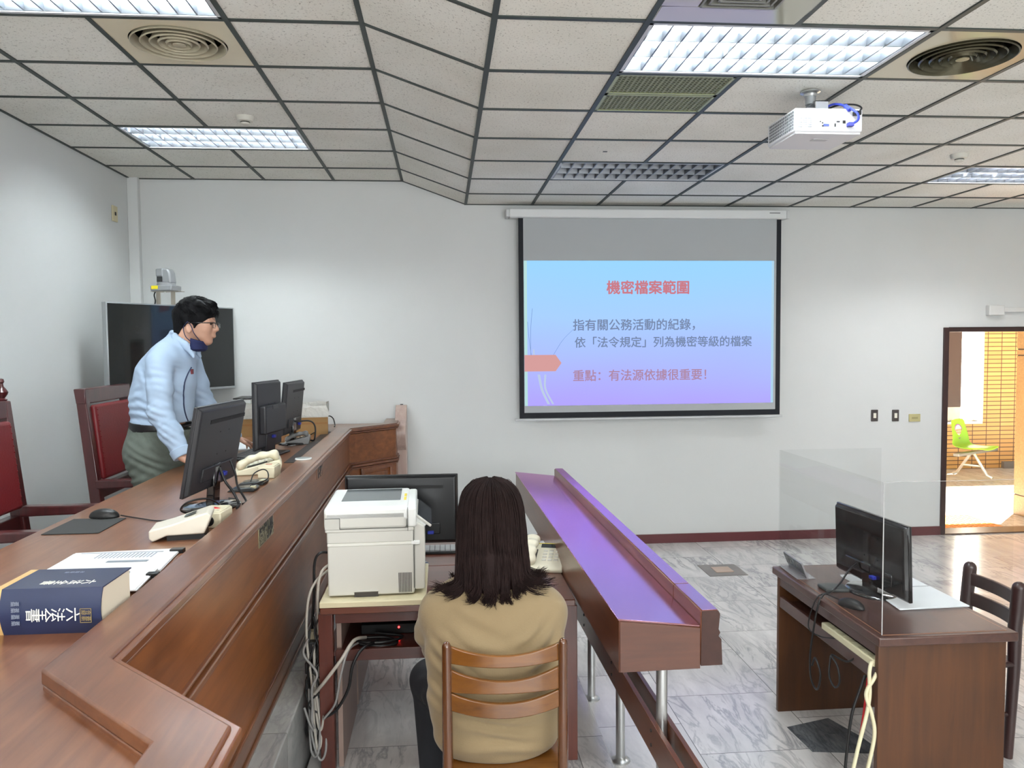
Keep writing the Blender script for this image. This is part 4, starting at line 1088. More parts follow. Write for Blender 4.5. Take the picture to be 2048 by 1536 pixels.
# ------------------------------------------------------------------ monitors
M_MON = mat('matt black monitor shell', (40, 40, 44), rough=.42)
M_MONG = mat('glossy black monitor shell', (16, 16, 18), rough=.12, coat=.5, coat_rough=.04)
M_SLOT = mat('black vent slot', (6, 6, 8), rough=.6)
M_SCR = mat('dark screen glass', (10, 12, 14), rough=.08)
M_GLOSS = mat('glossy black foot', (20, 20, 22), rough=.08, coat=1., coat_rough=.03)
M_VGA = mat('blue video plug', (36, 48, 150), rough=.4)
def cable(name, pts, r, m, label=None, cat='cable', group=None, parent=None, n=8, loc=None):
    P = [Vector(p) for p in pts]
    if parent is None:
        o0 = P[0].copy(); P = [p-o0 for p in P]
    o = MB().tube(bez(P, n), r, 8).obj(name, m, parent, smooth=60)
    if parent is None: o.location = o0
    if label: tag(o, label, cat, group)
    return o
def monitor(label, c, yaw, tilt, w, h, zb, shell, foot='oval', slot=(.22, .97), box=False, neck_lean=.05, foot_r=(.125, .095), vga=.62, foot_off=0., neck_w=.035):
    t = thing('monitor', label, 'monitor', (c[0], c[1], zb), R(yaw), None)
    Mp = Matrix.Translation((0, 0, c[2]-zb)) @ Matrix.Rotation(R(-tilt), 4, 'X')
    p = MB().box(-w/2, w/2, -.004, .012, -h/2, h/2, Mp); p.obj('bezel', shell, t, bevel=.003)
    sh = MB(); a, b = w/2-.002, h/2-.002; a2, b2 = w/2-.014, h/2-.014
    vs = [(-a, 0, -b), (a, 0, -b), (a, 0, b), (-a, 0, b), (-a2, -.022, -b2), (a2, -.022, -b2), (a2, -.022, b2), (-a2, -.022, b2)]
    sh._add(vs, [(0, 1, 5, 4), (1, 2, 6, 5), (2, 3, 7, 6), (3, 0, 4, 7), (4, 5, 6, 7), (3, 2, 1, 0)], Mp)
    s = sh.obj('back_shell', shell, t, bevel=.006, seg=3)
    MB().box(-w/2+.014, w/2-.014, .0121, .0128, -h/2+.022, h/2-.014, Mp).obj('screen', M_SCR, t)
    if slot:
        MB().box(-w/2+w*slot[0], -w/2+w*slot[1], -.0236, -.018, h*.30, h*.345, Mp).obj('vent_slot', M_SLOT, s)
    dt = MB()
    for dx in (-.05, .05):
        for dz in (-.05, .05): dt.box(dx-.003+.03, dx+.003+.03, -.0232, -.020, dz-.003+.02, dz+.003+.02, Mp)
    dt.obj('mount_hole', M_SLOT, s)
    if box:
        MB().box(-w*.40, w*.44, -.062, -.015, -h*.27, h*.15, Mp).obj('rear_housing', shell, t, bevel=.012, seg=3)
        MB().box(-.05, .04, -.0635, -.06, h*.09, h*.14, Mp).obj('badge', mat('dark badge', (30, 30, 34), rough=.3), t)
    else:   # recessed port shelf
        MB().box(-w*.30, w*.34, -.030, -.018, -h*.36, -h*.20, Mp).obj('port_shelf', shell, s, bevel=.004)
    zp = c[2]-zb-h*.28
    if foot == 'oval':
        MB().lathe([(1, 0), (1.0, .006), (.93, .013), (.3, .017), (.0001, .017)], 40, sx=foot_r[0], sy=foot_r[1], c=(0, foot_off, 0)).obj('foot', M_GLOSS, t, smooth=50)
    else:
        MB().box(-foot_r[0], foot_r[0], -foot_r[1], foot_r[1], 0, .014).obj('foot', shell, t, bevel=.005)
    nk = MB(); y1 = -.028+math.sin(R(tilt))*(-h*.28)
    nk.prism([(foot_off-.022, .01), (foot_off+.016, .01), (y1+.026, zp+.03), (y1-.006, zp+.03)], 'x', -neck_w, neck_w)
    nk.obj('neck', M_GLOSS if foot == 'oval' else shell, t, bevel=.006)
    if vga:
        x = -w/2+w*vga
        v = MB().box(x-.016, x+.016, -.048, -.02, -h*.355, -h*.31, Mp).obj('video_plug', M_VGA, t, bevel=.003)
    return t
monitor('black monitor with its back to the camera, nearest one on the judges\' bench', (-1.015, 3.604, 1.451), 83.9, -10.8, .533, .384, 1.18, M_MON, neck_lean=.06, foot_r=(.15, .12), foot_off=.02)
monitor('black monitor with a thick rear housing, the middle one on the judges\' bench', (-1.158, 5.302, 1.444), 79.8, -.3, .411, .436, 1.18, M_MON, foot='square', slot=None, box=True, foot_r=(.14, .10), vga=.55, neck_w=.075)
monitor('black monitor farthest along the judges\' bench, before the cardboard box', (-1.102, 5.852, 1.446), 84.9, -6.1, .465, .38, 1.18, M_MON, slot=(.35, 1.0), foot_r=(.12, .10), vga=.75)
monitor('wide black monitor with its back to the camera behind the white printer', (-.221, 4.02, 1.061), -.8, 3.0, .566, .348, .775, mat('very black shell', (12, 13, 16), rough=.3), slot=(.13, .87), foot_r=(.13, .09), vga=.755)
monitor('glossy black monitor behind the clear shield on the right desk', (1.936, 3.445, .94), -86.4, -2.1, .551, .33, .742, M_MONG, slot=None, foot_r=(.135, .10), vga=.62)
# leads of the nearest bench monitor
cable('monitor_cable', [(-.985, 3.56, 1.36), (-.96, 3.55, 1.30), (-.93, 3.56, 1.25), (-.905, 3.55, 1.20), (-.90, 3.50, 1.19)], .006, M_BLK, 'thick black lead curving down the back of the nearest bench monitor')
cable('monitor_cable', [(-.975, 3.70, 1.37), (-.955, 3.70, 1.31), (-.945, 3.70, 1.25), (-.90, 3.66, 1.19), (-.90, 3.60, 1.188)], .005, M_BLK, 'black video lead with a ferrite lump below the blue plug of the nearest bench monitor')
cable('monitor_cable', [(-1.085, 5.93, 1.335), (-.99, 5.95, 1.335), (-.955, 5.96, 1.29), (-.96, 5.95, 1.2), (-.99, 5.97, 1.19)], .006, M_BLK, 'black and blue leads at the back of the farthest bench monitor')
cable('coiled_cable', [(-1.04, 3.38, 1.19), (-1.08, 3.33, 1.22), (-1.04, 3.30, 1.26), (-.98, 3.36, 1.26), (-.96, 3.48, 1.2), (-1.0, 3.42, 1.19)], .004, M_BLK, 'black cable looped between the mouse lead and the cream call box')

# ------------------------------------------------------------------ television and camera
def television():
    t = thing('television', 'large flat television with thin silver frame standing in the left corner', 'television', (-2.181, 6.687, .38), R(58.5))
    w, h, zc = 1.242, .705, 1.875-.38
    MB().box(-w/2, w/2, -.02, .03, zc-h/2, zc+h/2).obj('frame', mat('silver frame', (176, 180, 182), rough=.3, metal=.6), t, bevel=.003)
    MB().box(-w/2+.010, w/2-.010, -.0215, -.0195, zc-h/2+.02, zc+h/2-.010).obj('screen', mat('television glass', (22, 25, 26), rough=.06, coat=.4, coat_rough=.02), t)
    MB().box(-w/2+.1, w/2-.1, .03, .07, zc-h/2+.06, zc+h/2-.12).obj('back_cover', M_BLK, t, bevel=.01)
    st = MB()
    for s in (-1, 1):
        st.box(s*.3-.03, s*.3+.03, .03, .06, .08, zc); st.box(s*.3-.02, s*.3+.02, -.25, .25, .06, .10)
        for q in (-1, 1): st.lathe([(.03, 0), (.03, .06), (.0001, .06)], 12, (s*.3, q*.23, 0))
    st.box(-.3, .3, .035, .055, .5, .54)
    st.obj('stand', M_BLK, t)
television()
def ptz():
    M = M_SILVER = mat('silver camera plastic', (138, 140, 142), rough=.4, metal=.2)
    t = thing('video_camera', 'silver pan and tilt video camera on a bracket above the television', 'camera', (-2.215, 6.64, 2.228), R(-12)); t.scale = (.84, .84, .84)
    br = MB()
    for x in (-.075, .075): br.box(x-.022, x+.022, -.02, -.016, .0, .125); br.box(x-.022, x+.022, -.02, .02, .0, .003)
    br.box(-.13, .15, -.06, .06, .122, .126)
    br.obj('bracket', mat('bare steel bracket', (172, 164, 152), rough=.35, metal=.6), t)
    MB().prism([(-.115, .126), (.10, .126), (.105, .18), (-.115, .18)], 'y', -.09, .09).obj('base', M, t, bevel=.012, seg=3)
    MB().box(-.10, -.035, -.092, -.0885, .145, .176).obj('sticker', mat('yellow sticker', (226, 208, 30), rough=.5), t)
    MB().lathe([(.085, .18), (.085, .2), (.07, .21), (.0001, .21)], 24).obj('turntable', M, t)
    MB().prism([(-.072, .20), (.078, .20), (.068, .30), (.045, .34), (-.005, .345), (-.072, .33)], 'y', -.055, .055).obj('yoke', M, t, bevel=.016, seg=3)
    MB().box(-.074, -.0, -.062, .05, .262, .342).obj('head', M, t, bevel=.014, seg=3)
    MB().box(-.060, -.005, -.0645, -.058, .215, .262).obj('lens_window', mat('dark lens window', (40, 42, 44), rough=.1), t, bevel=.003)
    cable('cable', [(-.10, -.02, .13), (-.11, -.03, .09), (-.10, -.03, .04), (-.112, -.02, .0)], .006, M_BLK, parent=t)
    MB().lathe([(.006, .10), (.006, .122), (.0001, .122)], 10, (.0, -.03, 0)).obj('screw', M_STEEL, t)
ptz()

# ------------------------------------------------------------------ things on the bench
M_CREAMP = mat('cream plastic', (222, 214, 186), rough=.4)
M_BEIGE = mat('off white plastic shell', (218, 212, 198), rough=.4)
M_DGREY = mat('dark grey rubber', (44, 44, 44), rough=.75)
M_PAPER = mat('white paper', (228, 231, 234), rough=.7, var=.02)
def tag_mesh(o, loc, label, cat, group=None):
    o.location = loc; return tag(o, label, cat, group)
tag_mesh(MB().prism([(-.105, -.135), (.103, -.135), (.105, -.13), (.105, .13), (-.105, .135)], 'z', 0, .003).obj('mouse_pad', M_DGREY, bevel=.001), (-1.425, 3.26, 1.1805), 'black mouse pad on the bench in front of the cut-off red chair', 'mouse pad')
def mouse(label, loc, rz, m=M_BLK, group='computer mice', sticker=None):
    t = thing('computer_mouse', label, 'mouse', loc, rz)
    s = SDF((-.07, -.04, -.005), (.07, .04, .05), .0025)
    s.ell((-.008, 0, .004), (.062, .031, .034), .0).cut((0, 0, 0), (0, 0, -1))
    s.obj('shell', m, t, 1)
    MB().box(.012, .03, -.004, .004, .028, .0365, Matrix.Rotation(R(10), 4, 'Y')).obj('wheel', M_SLOT, t, bevel=.003)
    if sticker: MB().box(-.055, -.035, -.018, .018, .022, .0225+.004, Matrix.Rotation(R(-28), 4, 'Y') @ Matrix.Translation((-.006, 0, -.022))).obj('sticker', sticker, t)
    return t
mouse('black computer mouse at the far corner of the black mouse pad', (-1.405, 3.405, 1.1835), R(-4))
cable('mouse_cable', [(-1.345, 3.40, 1.192), (-1.25, 3.36, 1.185), (-1.157, 3.311, 1.184), (-1.08, 3.36, 1.184), (-1.047, 3.403, 1.184), (-1.0, 3.46, 1.19)], .0028, M_BLK, 'thin black mouse lead running across the bench to the nearest monitor')
def intercom():
    t = thing('intercom', 'off-white wedge-shaped desk intercom without handset near the front ledge', 'intercom', (-1.075, 2.955, 1.18), R(10))
    b = MB().prism([(0, .012), (.012, .0), (.06, .02), (.19, .02), (.215, .085), (.20, .098), (.07, .058), (.0, .042)], 'y', 0, .15)
    b.obj('shell', M_BEIGE, t, bevel=.006, seg=3)
    MB().prism([(.115, .0755), (.155, .0885), (.155, .0895), (.115, .0765)], 'y', .055, .10).obj('display', mat('grey display', (88, 92, 88), rough=.2), t)
    MB().box(.06, .19, .01, .14, 0, .02).obj('feet', M_BLK, t)
intercom()
def call_box(label, loc, rz, arrow, hole):
    t = thing('call_box', label, 'call box', loc, rz, 'cream call boxes on the bench')
    MB().box(-.045, .045, -.07, .07, 0, .062).obj('case', M_CREAMP, t, bevel=.006, seg=3)
    MB().box(-.040, .040, -.065, .065, .061, .066).obj('lid', M_CREAMP, t, bevel=.003)
    if arrow: MB().prism([(-.016, -.02), (.022, -.004), (-.01, .022)], 'z', .066, .0675).obj('red_triangle', mat('red mark', (206, 26, 34), rough=.4), t)
    else: MB().box(-.018, .014, -.004, .012, .066, .0675).obj('mark', mat('faded red mark', (186, 90, 70), rough=.5), t)
    if hole: MB().lathe([(.020, 0), (.020, .006), (.014, .006), (.014, .002), (.0001, .002)], 20, M=frame((0, -.071, .03), (1, 0, 0), (0, 0, 1))).obj('socket', M_BLK, t)
call_box('cream call box with a red triangle on its lid next to the intercom', (-.915, 3.23, 1.18), R(-4), True, True)
call_box('cream call box with a faded red mark in front of the cream telephone', (-.955, 4.40, 1.18), R(-2), False, False)
def telephone(label, loc, rz, m, keys=False, scale=1., strip=None, hs=-1):
    """local: long side along x (low end first), handset near -y edge"""
    t = thing('telephone', label, 'telephone', loc, rz)
    t.scale = (scale,)*3
    MB().prism([(0, .004), (.006, .0), (.215, .0), (.225, .05), (.215, .072), (.02, .026), (.0, .016)], 'y', -.09, .09).obj('base', m, t, bevel=.007, seg=3)
    h = SDF((-.02, hs*.06-.04, -.02), (.26, hs*.06+.04, .16), .004)
    h.chain([(.03, hs*.06, .050), (.075, hs*.06, .076), (.13, hs*.06, .092), (.19, hs*.06, .098)], [.013, .0125, .0125, .0135], .03, ((0, 1, 0), 1.7))
    h.cap((.028, hs*.06, .040), (.034, hs*.06, .052), .014, .0135, .03, ((0, 1, 0), 1.7)); h.cap((.196, hs*.06, .080), (.19, hs*.06, .098), .0145, .0135, .03, ((0, 1, 0), 1.7))
    h.obj('handset', m, t)
    MB().prism([(.06, .0365), (.155, .0595), (.155, .0602), (.06, .0372)], 'y', min(hs*.085, hs*.03), max(hs*.085, hs*.03)).obj('cradle', mat('dark cradle recess', (60, 58, 52), rough=.6), t)
    kp = MB()
    for i in range(4):
        for j in range(3):
            x = .06+i*.026; z = .026+(x-.02)*.236
            ya, yb = sorted((hs*(.005-j*.026), hs*(-.013-j*.026))); kp.box(x, x+.016, ya, yb, z-.004, z+.0055)
    kp.obj('keypad', mat('pale keys', (198, 196, 186), rough=.5) if keys else M_BEIGE, t, bevel=.001)
    if keys:
        MB().prism([(.175, .0635), (.205, .0705), (.205, .0725), (.175, .0655)], 'y', min(hs*.02, -hs*.078), max(hs*.02, -hs*.078)).obj('display', mat('dark display', (44, 48, 50), rough=.15), t)
    if strip: MB().prism([(.208, .071), (.214, .0725), (.214, .0738), (.208, .0725)], 'y', -.085, .085).obj('yellow_strip', strip, t)
    return t
telephone('cream telephone with its handset on, in the middle of the judges\' bench', (-1.17, 4.53, 1.18), R(12), mat('cream telephone shell', (222, 216, 190), rough=.35), scale=1.12)
telephone('black and silver telephone under the farthest bench monitor', (-1.16, 5.86, 1.18), R(6), mat('silver telephone shell', (120, 120, 120), rough=.35), scale=.82)
def reader(label, loc, rz):
    t = thing('card_reader', label, 'card reader', loc, rz, 'card readers on the bench')
    MB().prism([(-.07, 0), (.06, 0), (.065, .012), (.045, .020), (-.055, .012)], 'y', -.05, .06).obj('case', mat('dark grey reader', (54, 58, 60), rough=.35), t, bevel=.004, seg=3)
    MB().prism([(-.045, .0135), (.03, .0185), (.03, .0195), (-.045, .0145)], 'y', -.03, .045).obj('face', mat('bluish black face', (36, 40, 50), rough=.15), t)
    MB().box(.038, .062, -.03, -.004, .012, .024).obj('contact', mat('pale tag', (206, 200, 170), rough=.4), t)
reader('dark grey card reader behind, with a cable loop over it', (-.985, 4.17, 1.18), R(-3))
reader('dark grey card reader in front, nearer the monitor foot', (-.99, 3.99, 1.18), R(-2))
cable('reader_cable', [(-.99, 4.13, 1.20), (-.98, 4.16, 1.235), (-.945, 4.20, 1.25), (-.92, 4.20, 1.235), (-.915, 4.16, 1.205), (-.95, 4.05, 1.2), (-.96, 4.0, 1.2)], .0032, M_BLK, 'thin dark lead looped across the two card readers')
t = thing('coaster', 'round white-rimmed disc lying on the bench ledge', 'coaster', (-.827, 4.72, 1.224))
MB().lathe([(.046, 0), (.049, .004), (.047, .009), (.042, .0095), (.0001, .0095)], 36).obj('rim', mat('white disc', (230, 232, 230), rough=.35), t)
MB().lathe([(.041, .0094), (.041, .0102), (.0001, .0102)], 36).obj('disc_face', mat('silver grey face', (150, 158, 156), rough=.3, metal=.3), t)
def keyboard(label, loc, M, w, d, keym, body):
    t = thing('keyboard', label, 'keyboard', loc)
    MB().box(-w/2, w/2, -d/2, d/2, 0, .014, M).obj('body', body, t, bevel=.004)
    kb = MB(); n = 15
    for r in range(5):
        for i in range(n):
            x0 = -w/2+.012+(w-.024)*i/n; y0 = -d/2+.012+(d-.024)*r/5
            kb.box(x0+.002, x0+(w-.024)/n-.002, y0+.002, y0+(d-.024)/5-.002, .014, .021, M)
    kb.obj('keys', keym, t)
    return t
keyboard('black keyboard lying along the bench behind the cream telephone', (-1.235, 5.24, 1.185), Matrix.Rotation(R(83), 4, 'Z') @ Matrix.Rotation(R(5), 4, 'X'), .50, .15, mat('black keys', (40, 40, 42), rough=.4), M_BLK)
keyboard('black keyboard with pale keys under the wide black monitor', (-.02, 4.27, .775), Matrix.Rotation(R(0), 4, 'Z'), .44, .14, mat('pale grey keys', (150, 150, 150), rough=.4), M_BLK)
def sheets(name, label, pts, z, n=4, jit=.006, m=M_PAPER, th=.0012, seed=1, group=None, cat='papers'):
    rr = random.Random(seed); c = Vector((sum(p[0] for p in pts)/len(pts), sum(p[1] for p in pts)/len(pts), 0))
    mb = MB()
    for i in range(n):
        a = rr.uniform(-.02, .02); dx, dy = rr.uniform(-jit, jit), rr.uniform(-jit, jit)
        q = [((p[0]-c.x)*math.cos(a)-(p[1]-c.y)*math.sin(a)+dx, (p[0]-c.x)*math.sin(a)+(p[1]-c.y)*math.cos(a)+dy) for p in pts]
        mb.prism(q, 'z', i*th*1.08, i*th*1.08+th)
    o = mb.obj(name, m, smooth=0); o.location = (c.x, c.y, z); return tag(o, label, cat, group)
o = sheets('paper_stack', 'clipped stack of printed sheets fanned out behind the blue law book', [(-1.262, 2.55), (-1.264, 2.80), (-.924, 2.832), (-.90, 2.56)], 1.1802, 6, .004, seed=3)
ink = mat('pale print', (150, 158, 172), rough=.7); inkd = mat('grey print band', (128, 136, 146), rough=.7)
ln = MB()
for i in range(16):
    x0 = -.08+.012*i
    ln.box(x0, x0+.004, .035, .095, .0086, .0090)
ln.box(-.15, .12, .104, .109, .0086, .009)
ln.obj('printed_lines', ink, o)
MB().box(-.02, .11, -.02, .0, .0086, .009).obj('printed_band', inkd, o)
MB().box(.14, .185, .105, .135, -.002, .014).obj('binder_clip', M_BLK, o, bevel=.002)
o = sheets('paper_stack', 'smaller clipped stack of white sheets at the page end of the law book', [(-1.05, 2.59), (-.906, 2.555), (-.888, 2.33), (-1.0, 2.33)], 1.1895, 5, .004, seed=5)
MB().box(.05, .085, .02, .045, -.002, .012).obj('binder_clip', M_BLK, o, bevel=.002)
MB().box(-.03, -.008, .04, .055, .007, .013).obj('clip_handle', M_STEEL, o)
sheets('paper_stack', 'white papers on the bench under the standing person\'s hand', [(-1.60, 5.55), (-1.255, 5.52), (-1.36, 5.92), (-1.62, 5.94)], 1.1802, 8, .004, seed=9)

def law_book():
    x0, x1, y0, y1 = -1.112, -.852, 2.025, 2.208
    t = thing('book', 'thick dark blue law book with white lettering lying on the near bench', 'book', (x0, y0, 1.1802), R(-1))
    w, d, h = x1-x0, y1-y0, .115
    blue = mat('dark blue cover', (36, 46, 78), rough=.38, coat=.2, var=.06, vscale=20); tan = mat('tan cover band', (206, 170, 112), rough=.45)
    pg = mat('cream page block', (222, 212, 192), rough=.7)
    MB().box(.006, w-.004, .012, d-.004, .004, h-.004).obj('page_block', pg, t)
    def wrap(xa, xb, m, name):
        mb = MB()
        n = 12; O, I = [], []
        sec = [(d, 0), (.01, 0)]+[(.010-.016*math.sin(math.pi*i/n), h*i/n) for i in range(n+1)]+[(.01, h), (d, h)]
        inn = [(d, .003), (.013, .003)]+[(.013-.016*math.sin(math.pi*i/n), .003+(h-.006)*i/n) for i in range(n+1)]+[(.013, h-.003), (d, h-.003)]
        mb.grid([[(xa, y, z) for y, z in sec], [(xb, y, z) for y, z in sec]]); mb.grid([[(xa, y, z) for y, z in inn], [(xb, y, z) for y, z in inn]])
        for x in (xa, xb): mb.grid([[(x, y, z) for y, z in sec], [(x, y, z) for y, z in inn]])
        mb.grid([[(xa, *sec[0]), (xb, *sec[0])], [(xa, *inn[0]), (xb, *inn[0])]]); mb.grid([[(xa, *sec[-1]), (xb, *sec[-1])], [(xa, *inn[-1]), (xb, *inn[-1])]])
        return mb.obj(name, m, t, smooth=40)
    c = wrap(.019, w, blue, 'cover'); wrap(0, .019, tan, 'cover_band')
    white = mat('white lettering', (236, 236, 226), rough=.5); gold = mat('dull gold lettering', (150, 132, 92), rough=.4); grey = mat('grey lettering', (130, 138, 156), rough=.5); blk = mat('black lettering', (30, 26, 22), rough=.5)
    # the book lies with its title reading down the spine from the page end: characters turned a quarter
    def spine(name, s, size, xc, zc, m, sp=1.):
        me = lettering(s, size, spacing=sp)
        M = frame((xc, -.0073, zc), (0, 0, 1), (-1, 0, 0)); return M, me
    def spine_chars(name, s, size, xs, zc, m):
        mb = MB()
        for ch, x in zip(s, xs):
            me = lettering(ch, size); mb.mesh(me, frame((x, -.0075, zc), (0, 0, -1), (1, 0, 0)))
        mb.obj(name, m, c, smooth=0)
    spine_chars('spine_title', '書全法六', .036, [w*.37, w*.48, w*.60, w*.735], h*.46, white)
    def top_chars(name, s, size, xs, yc, m):
        mb = MB()
        for ch, x in zip(s, xs):
            me = lettering(ch, size); mb.mesh(me, frame((x, yc, h+.0006), (0, -1, 0), (1, 0, 0)))
        mb.obj(name, m, c, smooth=0)
    top_chars('cover_title', '書全法六', .034, [w*.40, w*.53, w*.66, w*.79], d*.30, white)
    top_chars('cover_text', '最新版本', .012, [w*.42, w*.47, w*.52, w*.57], d*.80, grey)
    for k, z in enumerate((.72, .58, .44, .30)):
        spine_chars('spine_text', '編', .012, [w*.20], h*z, grey)
        spine_chars('spine_text', '著', .012, [w*.235], h*z, grey)
    fr = MB(); x0_, x1_, za, zb_ = w*.81, w*.915, h*.27, h*.58
    for a in ((x0_, x1_, za, za+.0012), (x0_, x1_, zb_-.0012, zb_), (x0_, x0_+.0012, za, zb_), (x1_-.0012, x1_, za, zb_)): fr.box(a[0], a[1], -.0078, -.0065, a[2], a[3])
    fr.obj('seal_frame', gold, c)
    spine_chars('seal_text', '新最', .013, [w*.84, w*.885], h*.36, gold); spine_chars('seal_text', '綜合', .013, [w*.84, w*.885], h*.49, gold)
    mb = MB()
    for ch, z in zip('五南出版', (.62, .54, .46, .38)): mb.mesh(lettering(ch, .010), frame((.010, -.0075, h*z), (1, 0, 0), (0, 0, 1)))
    mb.obj('band_text', blk, c, smooth=0)
law_book()

def carton():
    t = thing('cardboard_box', 'brown cardboard box with a clear plastic bag rim at the far end of the bench', 'box', (-1.33, 6.6, 1.18), R(8))
    kr = mat('brown cardboard', (152, 118, 74), rough=.7, var=.06, vscale=6)
    w, d, h = .37, .22, .185
    bx = MB(); bx.box(-w, w, -d, d, 0, .006)
    for s in (-1, 1): bx.box(s*w-.003, s*w+.003, -d, d, 0, h); bx.box(-w, w, s*d-.003, s*d+.003, 0, h)
    bx.obj('carton', kr, t)
    MB().box(-w-.001, w+.001, -d-.0045, -d-.003, .085, .10).obj('crease', mat('darker cardboard', (150, 108, 64), rough=.7), t)
    pl = mat('crumpled clear plastic', (206, 206, 200), rough=.3, bump=.8, bscale=30, alpha=.82)
    rim = []; rr = random.Random(4)
    per = [(-w, -d), (0, -d), (w, -d), (w, 0), (w, d), (0, d), (-w, d), (-w, 0)]
    pts = []
    for i in range(8):
        a, b = Vector(per[i]), Vector(per[(i+1) % 8])
        for k in range(6): pts.append(a.lerp(b, k/6))
    lo = [(p.x*1.02, p.y*1.03, h-.045) for p in pts]; mid = [(p.x*1.025+rr.uniform(-.006, .006), p.y*1.035+rr.uniform(-.006, .006), h+.0) for p in pts]; hi = [(p.x*1.0+rr.uniform(-.014, .014), p.y*1.0+rr.uniform(-.014, .014), h+.055+rr.uniform(-.014, .014)) for p in pts]
    MB().grid([lo+lo[:1], mid+mid[:1], hi+hi[:1]]).obj('plastic_bag', pl, t, smooth=60)
carton()
cable('power_cable', [(-1.05, 6.35, 1.19), (-1.02, 6.50, 1.215), (-.97, 6.68, 1.30), (-.93, 6.72, 1.285), (-.90, 6.62, 1.235), (-.895, 6.55, 1.23)], .005, M_BLK, 'black cable arching over the cable tray beside the cardboard box')
t = thing('file_box', 'white file box with a black edge beside the cardboard box, partly hidden by a monitor', 'box', (-1.71, 7.02, .38))
MB().box(-.065, .075, -.14, .14, 0, 1.06).obj('case', mat('white card case', (226, 228, 228), rough=.5), t, bevel=.004)
MB().box(-.07, .08, -.145, .145, 1.06, 1.072).obj('lid', M_BLK, t, bevel=.004)

# ------------------------------------------------------------------ printer on its board
M_PR = mat('printer grey white', (206, 205, 198), rough=.42); M_PRT = mat('printer white lid', (232, 234, 232), rough=.38)
tag_mesh(MB().box(-.05, .40, -.05, .52, 0, .024).obj('printer_board', mat('cream laminated board', (212, 202, 168), rough=.4), bevel=.003), (-.49, 3.43, .7755), 'cream board under the white printer on the clerk\'s desk', 'board')
def printer():
    t = thing('printer', 'white multifunction laser printer with dark glass lid on the clerk\'s desk', 'printer', (-.512, 3.44, .80), R(1.3))
    w, d = .372, .45
    MB().box(.002, w-.0, .0, d, .006, .232).obj('lower_case', M_PR, t, bevel=.008, seg=3)
    MB().box(.001, w+.002, -.003, d, .222, .236).obj('case_band', mat('printer pale band', (220, 220, 212), rough=.42), t, bevel=.004)
    MB().box(.0, w, .0, d, .234, .292).obj('upper_case', M_PR, t, bevel=.006)
    MB().prism([(w, .02), (w+.044, .02), (w+.048, .15), (w+.046, .30), (w+.01, .318), (w, .318)], 'y', .012, d-.012).obj('front_cover', M_PR, t, bevel=.006, seg=3)
    MB().box(w-.012, w+.026, -.004, .02, .222, .238).obj('cover_latch', M_PRT, t, bevel=.003)
    MB().box(-.010, w-.03, -.008, d, .298, .375).obj('scanner', M_PR, t, bevel=.012, seg=3)
    MB().box(-.006, w-.0, -.005, d, .284, .30).obj('scanner_base', M_PR, t, bevel=.004)
    lid = MB().box(-.010, w-.022, -.008, d, .332, .392).obj('scanner_lid', M_PRT, t, bevel=.014, seg=3)
    MB().box(w-.028, w+.012, -.008, d, .30, .386).obj('lid_end', M_PRT, t, bevel=.01, seg=3)
    MB().box(.05, w-.06, .14, d-.03, .3915, .3935).obj('glass_panel', mat('grey glass panel', (84, 92, 96), rough=.1), lid, bevel=.002)
    for k in (0, 1): MB().box(w-.045, w-.034, .14+k*.085, .205+k*.085, .392, .3932).obj('yellow_label', mat('yellow label', (222, 198, 50), rough=.5), lid)
    MB().box(-.006, .055, -.0095, -.007, .30, .345).obj('hinge_cover', mat('printer seam grey', (196, 195, 188), rough=.42), t)
    sm = MB(); sm.box(.056, .058, -.0097, -.0075, .30, .347); sm.box(-.006, .057, -.0097, -.0075, .346, .348); sm.box(.057, w-.024, -.0097, -.0075, .299, .301); sm.box(w-.026, w-.024, -.0097, -.0075, .285, .388); sm.box(w-.002, w, -.001, .001, .03, .29)
    sm.obj('seam', mat('dark seam', (70, 70, 68), rough=.6), t)
    vt = MB()
    for i in range(9): vt.box(w-.068+i*.0065, w-.065+i*.0065, -.0015, .002, .014, .10)
    vt.obj('side_vent', mat('black vent gap', (24, 24, 24), rough=.7), t)
    MB().box(.113, .215, -.0015, .004, .0, .022).obj('hand_recess', mat('dark recess', (70, 66, 62), rough=.7), t)
    MB().box(.108, .22, -.004, .001, .022, .029).obj('hand_grip', M_PR, t, bevel=.002)
    MB().prism([(w-.02, .292), (w+.045, .29), (w+.068, .312), (w+.012, .345), (w-.02, .36)], 'y', .03, d-.09).obj('panel_support', M_PRT, t, bevel=.004)
    M = Matrix.Translation((w+.012, 0, .352)) @ Matrix.Rotation(R(38), 4, 'Y')
    cp = MB().box(0, .085, .02, d-.08, -.012, .0, M).obj('control_panel', M_PR, t, bevel=.004)
    MB().box(.006, .082, .026, d-.086, .0, .003, M).obj('touch_screen', mat('dark touch screen', (36, 42, 48), rough=.12), cp)
printer()
telephone('cream telephone with keypad and display on the desk beside the slanted rail', (.458, 3.80, .775), R(76), mat('pale cream shell', (214, 208, 188), rough=.4), keys=True, scale=1.15, strip=mat('yellow strip', (206, 190, 70), rough=.5), hs=1)
sheets('paper_sheet', 'sheet of paper lying on the clerk\'s desk behind the cream keypad telephone', [(.33, 4.12), (.545, 4.12), (.56, 4.42), (.34, 4.42)], .7752, 2, .003, seed=2)

